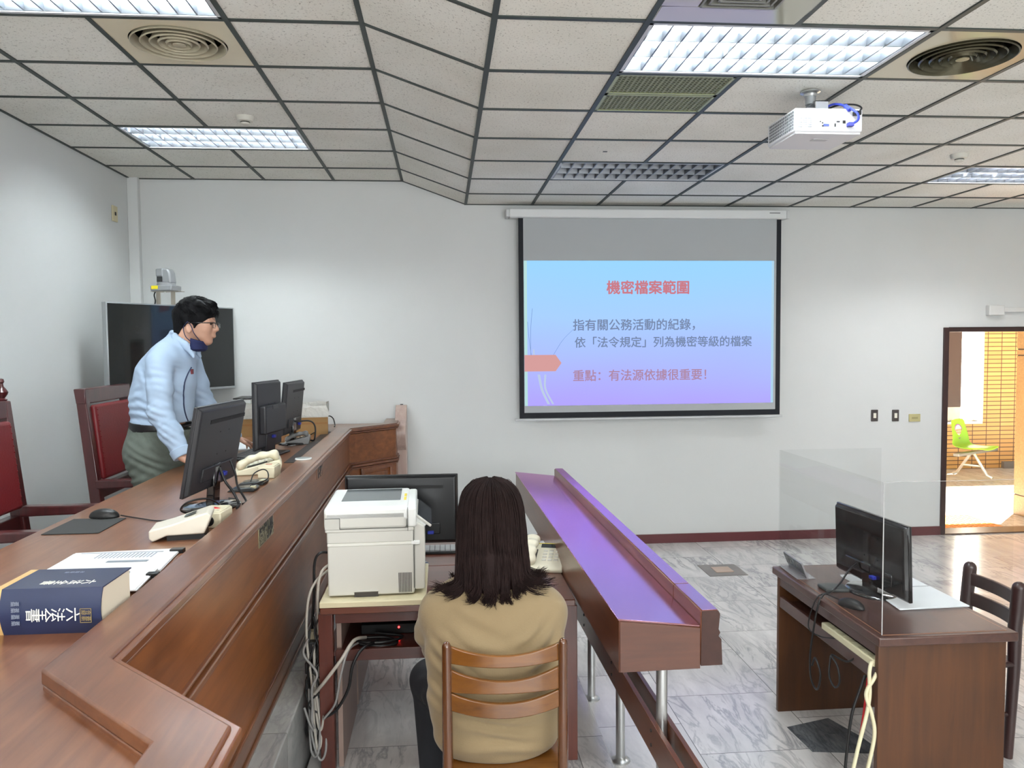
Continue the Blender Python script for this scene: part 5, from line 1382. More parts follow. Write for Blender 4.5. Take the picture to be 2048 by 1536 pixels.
# ------------------------------------------------------------------ leads around the clerk's desk
M_LG = mat('light grey cable', (176, 170, 160), rough=.5); M_CR = mat('cream cable', (206, 200, 168), rough=.5); M_GY = mat('mid grey cable', (140, 138, 136), rough=.5)
cable('power_cable', [(-.505, 3.55, .97), (-.555, 3.53, .975), (-.58, 3.53, .93), (-.585, 3.53, .8), (-.60, 3.54, .6), (-.60, 3.54, .40)], .006, M_BLK, 'black power lead leaving the back of the printer and dropping behind the desk')
rr = random.Random(11)
hang = [([(-.51, 3.52, .93), (-.545, 3.48, .90), (-.56, 3.47, .80), (-.555, 3.45, .6), (-.55, 3.42, .42), (-.535, 3.40, .30), (-.55, 3.40, .24), (-.57, 3.42, .34), (-.575, 3.44, .6)], M_LG, .006),
        ([(-.51, 3.56, .90), (-.57, 3.50, .86), (-.60, 3.46, .78), (-.605, 3.44, .62), (-.585, 3.42, .45), (-.575, 3.40, .28), (-.56, 3.39, .16), (-.545, 3.40, .22), (-.57, 3.42, .42)], M_LG, .0055),
        ([(-.59, 3.5, .60), (-.565, 3.44, .45), (-.55, 3.40, .25), (-.56, 3.38, .14), (-.59, 3.40, .16), (-.60, 3.44, .34)], M_GY, .005),
        ([(-.60, 3.52, .56), (-.60, 3.44, .40), (-.585, 3.40, .22), (-.55, 3.38, .12), (-.525, 3.39, .16), (-.53, 3.42, .3)], M_GY, .005),
        ([(-.56, 3.5, .76), (-.545, 3.44, .66), (-.56, 3.43, .56), (-.54, 3.43, .46), (-.56, 3.42, .36), (-.55, 3.42, .26)], M_BLK, .005),
        ([(-.585, 3.5, .7), (-.56, 3.46, .6), (-.54, 3.45, .54), (-.56, 3.45, .46), (-.59, 3.46, .42), (-.57, 3.44, .36)], M_BLK, .0045),
        ([(-.54, 3.44, .74), (-.57, 3.43, .66), (-.55, 3.42, .58), (-.565, 3.42, .48), (-.54, 3.41, .38), (-.55, 3.41, .3), (-.56, 3.40, .2)], M_BLK, .004)]
for k in range(9):
    x = -.60+.07*rr.random(); z = .66-.03*rr.random(); y = 3.40+.08*rr.random(); p = [(x, y, z)]
    while z > .20+.15*rr.random():
        z -= .05+.04*rr.random(); p.append((max(-.615, min(-.515, x+rr.uniform(-.045, .045))), y+rr.uniform(-.03, .03), z))
    for q in range(2): p.append((max(-.615, min(-.52, x+rr.uniform(-.05, .05))), y+rr.uniform(-.03, .03), z+.06+.08*q))
    hang.append((p, M_BLK if k < 6 else M_GY, .0035+.002*rr.random()))
for i, (p, m, r_) in enumerate(hang):
    lab = {id(M_LG): 'light grey lead hanging in loops between the printer desk and the bench', id(M_GY): 'mid grey lead looping down to the floor between the printer desk and the bench', id(M_BLK): 'black lead tangled between the printer desk and the bench'}[id(m)]
    cable('hanging_cable', p, r_, m, lab, 'cable', {id(M_LG): 'light grey leads behind the printer desk', id(M_GY): 'mid grey leads behind the printer desk', id(M_BLK): 'black leads behind the printer desk'}[id(m)])
# three leads pulled out of the open shelf and round the desk leg
cable('desk_cable', [(-.36, 3.50, .60), (-.40, 3.40, .625), (-.45, 3.35, .56), (-.52, 3.35, .47), (-.57, 3.40, .40)], .0075, M_LG, 'thick light grey lead pulled out of the desk shelf towards the bench')
cable('desk_cable', [(-.38, 3.48, .59), (-.42, 3.37, .595), (-.45, 3.34, .5), (-.475, 3.345, .38), (-.53, 3.37, .30)], .005, M_GY, 'thinner grey lead dropping from the desk shelf past the front leg')
cable('desk_cable', [(-.30, 3.46, .60), (-.36, 3.37, .60), (-.40, 3.34, .54), (-.42, 3.345, .44), (-.47, 3.35, .35), (-.53, 3.38, .30)], .0065, M_BLK, 'black lead drooping from the desk shelf past the front leg')
cable('cable_coil', [(-.38, 3.45, .59), (-.28, 3.43, .585), (-.22, 3.47, .585), (-.28, 3.52, .59), (-.40, 3.50, .595), (-.36, 3.44, .60), (-.26, 3.44, .6), (-.2, 3.5, .6), (-.32, 3.54, .605)], .007, M_BLK, 'coil of black cable on the open shelf of the printer desk')
t = thing('network_box', 'black box with a small red light on the open shelf of the printer desk', 'electronics', (-.22, 3.68, .5755))
MB().box(-.17, .14, -.08, .10, 0, .045).obj('case', mat('near black case', (14, 14, 15), rough=.5), t, bevel=.003)
MB().lathe([(.0045, 0), (.004, .003), (.0001, .003)], 10, M=frame((.0, -.081, .03), (1, 0, 0), (0, 0, 1))).obj('red_light', mat('red pilot light', (255, 30, 30), emit=(255, 40, 40), estr=6.), t)
t = thing('power_strip', 'pale power strip with plugs hanging among the leads behind the printer desk', 'power strip', (-.59, 3.50, .38), 0)
MB().box(-.018, .018, -.025, .025, .0, .26).obj('case', mat('dull cream case', (150, 142, 118), rough=.5), t, bevel=.004)  # cream toned darker and duller than the other power strip
for z in (.02, .09, .18): MB().box(-.026, .024, -.062, -.025, z, z+.05).obj('plug', M_BLK, t, bevel=.004)

# ------------------------------------------------------------------ things on and under the right desk
def name_block():
    t = thing('name_plate', 'slanted clear name stand with a dark plate at the corner of the right desk', 'name plate', (1.722, 3.775, .743), R(-3))
    M = Matrix.Rotation(R(-22), 4, 'Y')
    MB().box(-.01, -.002, -.115, .115, 0, .085, Matrix.Translation((.03, 0, .0)) @ M).obj('stand', mat('frosted stand', (150, 146, 150), rough=.2), t, bevel=.001)
    b = MB().box(-.0125, -.0105, -.112, .112, .028, .082, Matrix.Translation((.03, 0, .0)) @ M).obj('plate', mat('dark plate', (72, 76, 74), rough=.25), t)
    me = lettering('當事人', .036, spacing=1.25)
    me.transform(Matrix.Translation((.03, 0, 0)) @ M @ frame((-.0128, 0, .055), (0, -1, 0), (0, 0, 1))); me.materials.clear(); me.materials.append(mat('pale engraved text', (140, 144, 140), rough=.5)); link_mesh('plate_text', me, b, smooth=0)
    MB().box(-.03, .06, -.115, .115, 0, .003).obj('base', mat('frosted stand', (196, 190, 196)), t)
name_block()
mouse('black computer mouse with a yellow-green sticker on the right desk', (1.745, 3.245, .7425), R(-62), M_BLK, sticker=mat('yellow green sticker', (206, 226, 40), rough=.4))
tag_mesh(MB().prism([(-.055, -.045), (.05, -.06), (.062, .02), (.0, .05), (-.055, .045)], 'z', 0, .016).obj('dock', mat('dark grey dock', (64, 68, 68), rough=.4), bevel=.006, seg=3), (1.785, 3.50, .7425), 'flat dark grey device on the right desk behind the shield notch', 'device')
sheets('document', 'open document of white sheets lying near the front on the right desk', [(1.925, 3.185), (2.245, 3.20), (2.245, 3.47), (1.95, 3.46)], .7425, 5, .005, seed=21)
sheets('document', 'white sheets lying at the back of the right desk behind the monitor', [(1.93, 3.49), (2.235, 3.49), (2.235, 3.71), (1.925, 3.70)], .7425, 4, .006, seed=22)
cable('monitor_cable', [(1.90, 3.50, .86), (1.87, 3.52, .82), (1.80, 3.47, .775), (1.72, 3.40, .76), (1.685, 3.39, .755), (1.655, 3.38, .71), (1.64, 3.39, .60), (1.635, 3.41, .47), (1.645, 3.42, .36), (1.64, 3.35, .34), (1.64, 3.32, .42), (1.645, 3.38, .47), (1.65, 3.42, .42)], .0045, M_BLK, 'black lead running from the right desk monitor through the shield notch and looping below')
cable('mouse_cable', [(1.735, 3.30, .75), (1.72, 3.36, .75), (1.69, 3.40, .755), (1.655, 3.41, .72), (1.63, 3.42, .60), (1.66, 3.36, .575), (1.685, 3.25, .605), (1.71, 3.2, .60)], .003, M_BLK, 'thin black mouse lead hanging over the front of the right desk')
cable('cable_coil', [(1.665, 3.28, .52), (1.64, 3.24, .45), (1.64, 3.19, .42), (1.64, 3.15, .46), (1.64, 3.17, .52), (1.65, 3.24, .54), (1.67, 3.14, .55), (1.71, 3.1, .61)], .004, M_BLK, 'loose loop of black cable hanging under the right desk shelf')
t = thing('power_strip', 'long cream power strip lying on the front edge of the right desk shelf', 'power strip', (1.694, 3.17, .6005))
MB().box(-.019, .019, -.215, .22, 0, .03).obj('case', M_CR, t, bevel=.005)
so = MB()
for k in range(5): so.box(-.012, .012, -.18+k*.075, -.15+k*.075, .0295, .0312)
so.obj('socket_face', mat('cream socket face', (188, 182, 150), rough=.5), t)
cable('power_cable', [(1.70, 2.965, .605), (1.67, 2.955, .62), (1.655, 2.945, .58), (1.655, 2.94, .50), (1.64, 2.935, .42), (1.60, 2.92, .30), (1.545, 2.9, .12), (1.51, 2.9, .012), (1.42, 2.85, .010)], .0075, M_CR, 'cream cable crossing over and running down to the floor, left of its pair')
cable('power_cable', [(1.70, 2.95, .60), (1.67, 2.94, .56), (1.64, 2.94, .50), (1.66, 2.93, .42), (1.665, 2.92, .34), (1.63, 2.91, .20), (1.585, 2.9, .05), (1.57, 2.88, .012), (1.50, 2.82, .010)], .0075, M_CR, 'cream cable running down close to the near side panel of the right desk')
cable('power_cable', [(1.68, 3.02, .54), (1.65, 3.0, .50), (1.61, 2.99, .40), (1.585, 2.98, .25), (1.555, 2.95, .08), (1.54, 2.94, .012), (1.47, 2.9, .008)], .006, M_BLK, 'black cable running down to the floor among the cream ones at the right desk')
cable('power_cable', [(1.69, 3.02, .53), (1.66, 2.98, .46), (1.635, 2.97, .32), (1.60, 2.96, .18), (1.57, 2.95, .06), (1.56, 2.93, .008), (1.50, 2.88, .006)], .0045, mat('red cable', (176, 30, 36), rough=.45), 'thin red cable hanging among the cream cables under the right desk')
# ------------------------------------------------------------------ people
SKIN = mat('skin', (196, 150, 124), rough=.5, var=.04, vscale=12)
SKIN_M = mat('tanned skin', (188, 146, 124), rough=.55, var=.05, vscale=14)
HAIR_B = mat('dark brown hair', (32, 21, 20), rough=.68, spec=.14, var=.25, vscale=20)
HAIR_K = mat('black hair', (18, 18, 20), rough=.65, spec=.12, var=.2, vscale=40)
SWEATER = mat('khaki sweater', (134, 116, 86), rough=.85, sheen=.15, var=.03, vscale=6, bump=.10, bscale=220)
SHIRT = mat('pale blue shirt', (166, 187, 211), rough=.75, var=.02, vscale=8, bump=.22, bscale=10)
TROUSER = mat('grey green trousers', (96, 104, 96), rough=.85, var=.06, vscale=30, bump=.3, bscale=22)
BLACK_CL = mat('black trousers', (20, 22, 28), rough=.8, var=.1, vscale=20)

def hand(s, w, d, n, t, sc=1., curl=.35):
    """palm, four fingers of their own length and a thumb leaving the side of the palm; d forward, n back of hand, t towards the thumb"""
    w, d, n, t = (np.array(Vector(v)) for v in (w, d, n, t)); d /= np.linalg.norm(d); n = n-d*(n@d); n /= np.linalg.norm(n); t = t-d*(t@d)-n*(t@n); t /= np.linalg.norm(t)
    s.cap(w-d*.03*sc, w+d*.02*sc, .024*sc, .021*sc, .02, (t, 1.25))
    s.cap(w+d*.015*sc, w+d*.085*sc, .0165*sc, .0145*sc, .02, (t, 2.5))
    for i, L_ in enumerate((.074, .083, .077, .060)):
        p = w+d*(.092-.004*abs(i-1.2))*sc+t*(.031-.0205*i)*sc; a = curl*(.5+.1*i); dirv = d+t*(.10-.06*i)
        dirv /= np.linalg.norm(dirv); r = (.0092, .0094, .0090, .0080)[i]*sc
        for k, f in enumerate((.45, .32, .23)):
            v = dirv*math.cos(a)-n*math.sin(a); q = p+v*L_*f*sc
            s.cap(p, q, r*(1-.08*k), r*(.93-.08*k), .004); p = q; a += curl*(.9-.1*k)
    p = w+d*.022*sc+t*.034*sc-n*.004*sc; v = d*.62+t*.72-n*.25; v /= np.linalg.norm(v)
    q = p+v*.042*sc; s.cap(p, q, .0135*sc, .0112*sc, .012)
    v2 = d*.9+t*.3-n*.3; v2 /= np.linalg.norm(v2); s.cap(q, q+v2*.034*sc, .0108*sc, .0085*sc, .004)

def woman():
    O = (.165, 2.70, .08)
    s = SDF((-.25, 2.44, .04), (.60, 3.42, 1.47), .007)
    s.chain([(.165, 2.67, .60), (.165, 2.68, .75), (.165, 2.74, .92), (.165, 2.77, 1.0)], [.105, .092, .10, .075], .05, ((1, 0, 0), 1.45))
    s.cap((.165, 2.785, 1.02), (.163, 2.82, 1.16), .05, .048, .03)
    s.ell((.162, 2.85, 1.285), (.076, .096, .112), .02); s.cap((.162, 2.89, 1.22), (.162, 2.925, 1.185), .05, .03, .03)
    s.cap((.162, 2.945, 1.27), (.162, 2.965, 1.245), .009, .013, .012)                       # nose
    s.ell((.162, 2.945, 1.213), (.022, .012, .008), .01)                                      # lips
    for x in (-1, 1):
        s.ell((.162+x*.078, 2.85, 1.27), (.01, .018, .03), .008)
        s.ell((.162+x*.03, 2.952, 1.285), (.016, .012, .010), .01, op='-')
    arms = {}
    for sh, el, wr, sd in (((-.03, 2.755, .975), (-.035, 2.86, .79), (.06, 3.05, .715), -1), ((.345, 2.755, .965), (.335, 2.87, .79), (.26, 3.05, .715), 1)):
        s.cap((.165, 2.77, 1.0), sh, .05, .05, .04); s.cap(sh, el, .046, .038, .03); s.cap(el, wr, .037, .026, .03)
        hand(s, wr, (-sd*.45, .8, -.25), (0, .3, 1), (-sd, .3, 0), .95, .45)
    for hp, kn, an, ft in (((.085, 2.70, .585), (-.06, 3.06, .585), (-.055, 3.10, .14), (-.06, 3.26, .085)), ((.245, 2.70, .585), (.33, 3.09, .585), (.31, 3.10, .14), (.32, 3.26, .085))):
        s.cap(hp, kn, .078, .058, .03); s.cap(kn, an, .052, .034, .02); s.cap(an, ft, .032, .024, .02)
    b = s.obj('person', SKIN, None, 2, O); b.location = O
    tag(b, 'seated person seen from behind with long dark brown hair and khaki sweater', 'person')
    # trousers
    p = SDF((-.20, 2.46, .10), (.50, 3.24, .82), .008)
    p.cap((.10, 2.68, .61), (.23, 2.68, .61), .125, .125, .04)
    for hp, kn, an in (((.085, 2.70, .60), (-.07, 3.05, .59), (-.055, 3.10, .16)), ((.245, 2.70, .60), (.33, 3.09, .59), (.31, 3.10, .16))):
        p.cap(hp, kn, .096, .074, .04); p.cap(kn, an, .070, .058, .03)
    p.cut((0, 0, .17), (0, 0, -1)); p.fold((-.03, 2.95, .6), (.3, 1, .2), .07, .004, .12)
    p.obj('trousers', BLACK_CL, b, 2, O)
    sh = SDF((-.16, 3.0, .045), (.42, 3.32, .2), .006)
    for x in (-.06, .315): sh.cap((x, 3.09, .10), (x, 3.12, .09), .05, .05, .02).cap((x, 3.10, .095), (x-.005, 3.26, .082), .046, .034, .02)
    sh.cut((0, 0, .053), (0, 0, -1)).cut((0, 0, .14), (0, 0, 1)); sh.obj('shoes', mat('black shoe', (24, 24, 26), rough=.4), b, 1, O)
    # sweater: boxy, with dropped full sleeves and soft folds under the arms
    w = SDF((-.20, 2.44, .46), (.53, 3.16, 1.16), .007)
    w.chain([(.165, 2.655, .575), (.165, 2.66, .70), (.165, 2.69, .84), (.165, 2.745, .96), (.165, 2.785, 1.015)], [.122, .118, .122, .118, .082], .06, ((1, 0, 0), 1.78))
    w.cap((.165, 2.79, 1.02), (.165, 2.805, 1.085), .075, .062, .04)
    for sh_, m1, el, m2, wr in (((-.015, 2.755, .958), (-.042, 2.80, .87), (-.022, 2.865, .79), (.03, 2.97, .745), (.07, 3.06, .722)), ((.338, 2.755, .945), (.342, 2.80, .87), (.328, 2.875, .79), (.30, 2.98, .745), (.252, 3.06, .722))):
        w.cap((.165, 2.775, 1.012), sh_, .068, .066, .06); w.chain([sh_, m1, el, m2, wr], [.070, .069, .064, .056, .044], .03)
    for c, d, wl, am, rd, ph in (((.03, 2.60, .84), (.55, 0, .8), .055, .006, .09, 0), ((.30, 2.60, .85), (-.6, 0, .8), .05, .007, .09, .6), ((.165, 2.54, .63), (.08, 0, 1), .06, .0045, .16, 0), ((.16, 2.60, .90), (.2, 0, 1), .13, .004, .16, .4),
                                 ((-.04, 2.80, .83), (.3, .3, 1), .045, .006, .07, .2), ((.345, 2.81, .83), (-.3, .3, 1), .04, .007, .07, 1.), ((.33, 2.66, .78), (-.7, 0, .7), .04, .007, .07, 0), ((.02, 2.64, .72), (.5, 0, .85), .05, .005, .08, 1)):
        w.fold(c, d, wl, am*1.7, rd, ph)
    w.cut((0, 2.62, .512), (0, .15, -1)); w.cap((.163, 2.83, 1.08), (.163, 2.86, 1.2), .05, .055, .0, op='-')
    w.obj('sweater', SWEATER, b, 2, O)
    # hair: a full back shape, with separate locks laid over it and flipping out at the ends
    h = SDF((-.10, 2.6, .95), (.44, 3.0, 1.46), .007)
    h.ell((.162, 2.838, 1.300), (.098, .116, .106), .0); h.chain([(.162, 2.80, 1.28), (.158, 2.775, 1.18), (.158, 2.735, 1.10), (.160, 2.70, 1.06)], [.092, .096, .086, .050], .05, ((1, 0, 0), 1.17))
    h.ell((.162, 2.95, 1.21), (.07, .07, .10), .02, op='-')
    hr = h.obj('hair', HAIR_B, b, 2, O)
    rr = random.Random(5); mb = MB()
    clumps = []
    for i in range(38):
        a = R(-125+250*(i+.5)/38+rr.uniform(-3, 3)); sd = abs(math.sin(a))
        clumps.append((a, rr.uniform(1.022, 1.065)+.04*sd**2, rr.uniform(-.02, .05), rr.uniform(-.5, .5), rr.uniform(.0, .03)))
    for i in range(1500):
        a = R(rr.uniform(-128, 128)); cl = min(clumps, key=lambda c: abs(c[0]-a)+rr.uniform(0, .12))
        top = rr.uniform(1.392, 1.414); ze = cl[1]+rr.uniform(-.012, .016)
        prof = [(1.0, .012), (.95, .060), (.84, .096), (.66, .112), (.44, .115), (.24, .114), (.10, .112), (.0, .112)]
        j = rr.uniform(-.003, .006); P = []; wv = rr.uniform(0, 6.28); jt = rr.uniform(-.03, .03)
        for u, rad in prof:
            z = ze+(top-ze)*u; sx = 1.0+.10*max(0, .5-u)*2; cy = 2.836-.118*(1-u)**1.3
            ry = rad*(1.12 if u > .5 else 1.0-.26*(.5-u)*2); g = max(0, 1-u/.45)**1.4*.62
            aa = a*(1-g)+cl[0]*g+jt*(1-g)
            wob = .0035*math.sin(z*38+wv)*(1-u)
            P.append((.160+(rad+j)*sx*math.sin(aa)+wob, cy-(ry+j)*math.cos(aa), z))
        side, back = math.sin(cl[0]), math.cos(cl[0]); ex, ey, ez = P[-1]
        tx, out, up = cl[3], cl[2], cl[4]
        P.append((ex+side*(.012+out*.6)+tx*.02+rr.uniform(-.008, .008), ey-back*(.008+max(0, out)*.25), ez-.020))
        P.append((ex+side*(.020+out*1.3)+tx*.045+rr.uniform(-.012, .012), ey-back*(.012+max(0, out)*.4), ez-.030+up+rr.uniform(-.012, .010)))
        r0 = rr.uniform(.0011, .0024); pts = bez(P, 3); n = len(pts)
        pts = [q-Vector(O) for q in pts]
        mb.tube(pts, [r0*(.5+.5*min(1, k_/4))*(1-.85*max(0, (k_/(n-1)-.72)/.28)) for k_ in range(n)], 4, caps=False)
    for i in range(10):      # stray crown hairs
        a = rr.uniform(0, 6.28); q = Vector((.162+.05*math.cos(a), 2.83+.05*math.sin(a), 1.40)); e = q+Vector((.026*math.cos(a), .026*math.sin(a), -.006))
        m_ = (q+e)/2+Vector((0, 0, .007)); mb.tube([v-Vector(O) for v in bez([q, m_, e], 4)], .0009, 4, caps=False)
    lk = mb.obj('locks', HAIR_B, hr, smooth=180); lk['kind'] = 'stuff'
woman()

def man():
    O = (-1.71, 4.9, .38)
    s = SDF((-1.96, 4.38, .37), (-1.20, 5.72, 2.22), .0062)
    s.chain([(-1.70, 4.9, 1.34), (-1.69, 4.9, 1.50), (-1.64, 4.88, 1.70), (-1.60, 4.875, 1.82)], [.12, .13, .13, .09], .06, ((0, 1, 0), 1.3))
    s.cap((-1.565, 4.875, 1.84), (-1.495, 4.87, 1.98), .068, .064, .04)
    # head in profile
    s.ell((-1.458, 4.87, 2.062), (.102, .080, .100), .02); s.cap((-1.45, 4.87, 1.985), (-1.408, 4.87, 1.925), .062, .031, .03, ((0, 1, 0), 1.15))
    s.cap((-1.408, 4.87, 1.960), (-1.406, 4.87, 2.03), .043, .049, .02, ((0, 1, 0), 1.25))
    s.ell((-1.392, 4.83, 1.995), (.026, .022, .026), .02); s.ell((-1.392, 4.91, 1.995), (.026, .022, .026), .02)              # cheeks
    s.cap((-1.360, 4.87, 2.034), (-1.341, 4.87, 1.990), .0085, .0135, .016); s.ell((-1.353, 4.858, 1.985), (.011, .008, .008), .008); s.ell((-1.353, 4.882, 1.985), (.011, .008, .008), .008)
    s.cap((-1.366, 4.87, 1.98), (-1.363, 4.87, 1.956), .013, .012, .012, ((0, 1, 0), 1.5))                                     # upper lip area
    s.ell((-1.3555, 4.87, 1.9535), (.008, .021, .0042), .006); s.ell((-1.358, 4.87, 1.9435), (.0085, .019, .0048), .006)
    s.ell((-1.386, 4.87, 1.917), (.014, .021, .014), .018)
    for q in (-1, 1):
        s.ell((-1.350, 4.87+q*.034, 2.024), (.012, .017, .009), .014, op='-')
        s.cap((-1.361, 4.87+q*.016, 2.043), (-1.370, 4.87+q*.05, 2.042), .006, .005, .012)
        s.ell((-1.479, 4.87+q*.085, 2.0), (.021, .010, .035), .008); s.ell((-1.474, 4.87+q*.096, 2.004), (.011, .008, .02), .006, op='-')
    # arms and hands
    RA = [(-1.615, 4.685, 1.79), (-1.600, 4.63, 1.52), (-1.47, 4.58, 1.285)]
    LA = [(-1.570, 5.07, 1.79), (-1.515, 5.16, 1.53), (-1.41, 5.44, 1.285)]
    for A in (RA, LA):
        s.cap((-1.60, 4.875, 1.81), A[0], .07, .062, .05); s.cap(A[0], A[1], .056, .046, .03); s.cap(A[1], A[2], .045, .031, .03)
    hand(s, RA[2], (.75, -.15, -.62), (.5, -.15, .9), (.1, 1, 0), 1.14, .30)
    hand(s, LA[2], (.62, .55, -.36), (.25, .2, 1), (.6, -.8, 0), 1.14, .50)
    for y, fy in ((4.80, 4.76), (5.0, 5.03)):
        s.cap((-1.71, y, 1.29), (-1.70, y-.01, .93), .105, .068, .04); s.cap((-1.70, y-.01, .93), (-1.735, fy, .47), .062, .045, .03); s.cap((-1.735, fy, .46), (-1.58, fy-.01, .42), .045, .03, .02)
    b = s.obj('person', SKIN_M, None, 2, O); b.location = O
    tag(b, 'standing person in pale blue shirt and glasses leaning over the judges\' bench', 'person')
    # shirt
    w = SDF((-1.97, 4.42, 1.20), (-1.33, 5.56, 2.0), .0065)
    w.chain([(-1.682, 4.9, 1.46), (-1.678, 4.9, 1.58), (-1.645, 4.885, 1.72), (-1.618, 4.88, 1.80)], [.172, .168, .160, .120], .05, ((0, 1, 0), 1.12))
    w.cap((-1.61, 4.76, 1.82), (-1.585, 5.0, 1.82), .092, .088, .05)
    w.cap((-1.585, 4.875, 1.86), (-1.555, 4.87, 1.915), .095, .082, .04)
    w.cut((-1.68, 4.9, 1.432), (.08, 0, -1))
    for A in (RA, LA):
        sh, el, wr = (np.array(q) for q in A); m = (sh+el)/2
        w.chain([sh, m, el, el*.5+wr*.5, wr*.92+el*.08], [.076, .068, .064, .059, .050], .03)
    w.cap((-1.54, 4.87, 1.95), (-1.47, 4.87, 2.05), .070, .08, .0, op='-')
    for c, d, wl, am, rd, ph in (((-1.60, 4.62, 1.50), (.35, 0, 1), .045, .006, .10, 0), ((-1.54, 4.60, 1.40), (.6, 0, .8), .04, .0055, .10, .5), ((-1.70, 4.72, 1.50), (.15, 0, 1), .06, .005, .14, 0), ((-1.80, 4.80, 1.52), (-.2, 0, 1), .055, .005, .12, 1), ((-1.66, 4.70, 1.70), (1, 0, .35), .06, .005, .10, 0), ((-1.56, 4.72, 1.62), (.8, 0, .6), .05, .005, .10, 0), ((-1.50, 5.15, 1.58), (.4, .3, 1), .05, .005, .1, 0)):
        w.fold(c, d, wl, am, rd, ph)
    fr_ = random.Random(8)
    for i in range(34):
        if i < 16:
            A = RA if i < 11 else LA; k = fr_.uniform(.25, 1.9); p0, p1 = (A[0], A[1]) if k < 1 else (A[1], A[2]); c = np.array(p0)+(np.array(p1)-np.array(p0))*(k % 1)
            c = c+np.array((fr_.uniform(-.05, .05), -.05, 0)); ax = np.array(p1)-np.array(p0); d = ax/np.linalg.norm(ax)+np.array((fr_.uniform(-.6, .6), 0, fr_.uniform(-.3, .3)))
        else:
            c = np.array((fr_.uniform(-1.84, -1.55), 4.72, fr_.uniform(1.46, 1.80))); d = np.array((fr_.uniform(-.9, .9), 0, 1.))
        w.fold(c, d, fr_.uniform(.026, .06), fr_.uniform(.001, .0028), fr_.uniform(.04, .08), fr_.uniform(0, 6))
    so = w.obj('shirt', SHIRT, b, 1, O)
    # the shirt front edge, chest mark and collar are laid on the shirt's own surface
    from mathutils.bvhtree import BVHTree
    bvh = BVHTree.FromPolygons([v.co+Vector(O) for v in so.data.vertices], [tuple(p.vertices) for p in so.data.polygons])
    def on(x, z, y0=4.2):
        hit = bvh.ray_cast(Vector((x, y0, z)), Vector((0, 1, 0)))
        return None if hit[0] is None else hit[0]-Vector((0, .002, 0))-Vector(O)
    pl = [on(-1.478-.036*math.sin((1.80-z)/.36*math.pi*.75)-.012*(1.8-z)/.36, z, 4.72) for z in np.linspace(1.82, 1.45, 22)]
    pl = [p for p in pl if p is not None]
    for i in range(1, len(pl)): pl[i].y = pl[i-1].y+max(-.02, min(.02, pl[i].y-pl[i-1].y))
    MB().tube(pl, .0045, 6).obj('placket_edge', mat('navy piping', (40, 50, 78), rough=.7), so, smooth=60)
    q = on(-1.487, 1.745, 4.72)
    if q: MB().box(q.x-.012, q.x+.006, q.y-.006, q.y+.03, q.z-.018, q.z+.012).obj('chest_mark', mat('dark red mark', (110, 40, 48), rough=.6), so, bevel=.002)
    c = SDF((-1.66, 4.72, 1.80), (-1.40, 5.02, 2.0), .005)
    for q in (-1, 1):
        c.chain([(-1.600, 4.87, 1.958), (-1.565, 4.87+q*.062, 1.942), (-1.50, 4.87+q*.072, 1.895), (-1.468, 4.87+q*.050, 1.858)], [.018, .017, .0165, .016], .012, ((0, 0, 1), 1.5))
        c.cap((-1.49, 4.87+q*.070, 1.885), (-1.462, 4.87+q*.064, 1.83), .013, .009, .012, ((0, 0, 1), 1.3))
    c.obj('collar', SHIRT, so, 1, O)
    for q in (RA, LA):      # cuffs
        el, wr = Vector(q[1]), Vector(q[2]); d = (wr-el).normalized(); p0 = wr-d*.035; 
        MB().tube([p0-Vector(O), p0+d*.05-Vector(O)], [.058, .054], 20).obj('cuff', SHIRT, so, bevel=.004)
    # belt and trousers
    be = SDF((-1.92, 4.64, 1.37), (-1.45, 5.16, 1.48), .005)
    be.cap((-1.685, 4.9, 1.36), (-1.685, 4.9, 1.50), .178, .176, .0, ((0, 1, 0), 1.12)); be.cut((-1.68, 4.9, 1.440), (.08, 0, 1)).cut((-1.68, 4.9, 1.402), (.08, 0, -1))
    be.obj('belt', mat('black leather belt', (24, 22, 24), rough=.4), b, 1, O)
    p = SDF((-1.98, 4.62, .42), (-1.50, 5.18, 1.46), .007)
    p.cap((-1.69, 4.9, 1.40), (-1.705, 4.9, 1.28), .176, .172, .04, ((0, 1, 0), 1.1)); p.ell((-1.79, 4.88, 1.26), (.095, .16, .12), .06)
    for y, fy in ((4.80, 4.76), (5.0, 5.03)):
        p.cap((-1.715, y, 1.26), (-1.70, y-.01, .93), .132, .092, .05); p.cap((-1.70, y-.01, .93), (-1.735, fy, .47), .09, .07, .03)
    for cc, d, wl, am, rd in (((-1.70, 4.72, 1.24), (.5, 0, 1), .05, .006, .14), ((-1.80, 4.76, 1.12), (-.5, 0, 1), .05, .006, .14), ((-1.66, 4.72, 1.34), (1, 0, .5), .06, .005, .1)): p.fold(cc, d, wl, am, rd)
    p.cut((-1.68, 4.9, 1.408), (.08, 0, 1)).cut((0, 0, .44), (0, 0, -1))
    p.obj('trousers', TROUSER, b, 2, O)
    sh = SDF((-1.86, 4.64, .375), (-1.42, 5.14, .55), .006)
    for fy in (4.755, 5.025): sh.cap((-1.76, fy, .44), (-1.70, fy, .44), .055, .055, .02).cap((-1.72, fy, .43), (-1.52, fy, .415), .05, .038, .02)
    sh.cut((0, 0, .384), (0, 0, -1)).cut((0, 0, .49), (0, 0, 1)); sh.obj('shoes', mat('black shoe', (24, 24, 26)), b, 1, O)
    # hair, tousled
    h = SDF((-1.64, 4.72, 1.93), (-1.29, 5.02, 2.22), .0045)
    h.ell((-1.464, 4.87, 2.075), (.116, .094, .100), .0); h.cap((-1.540, 4.87, 2.08), (-1.552, 4.87, 1.978), .050, .036, .03, ((0, 1, 0), 1.6))
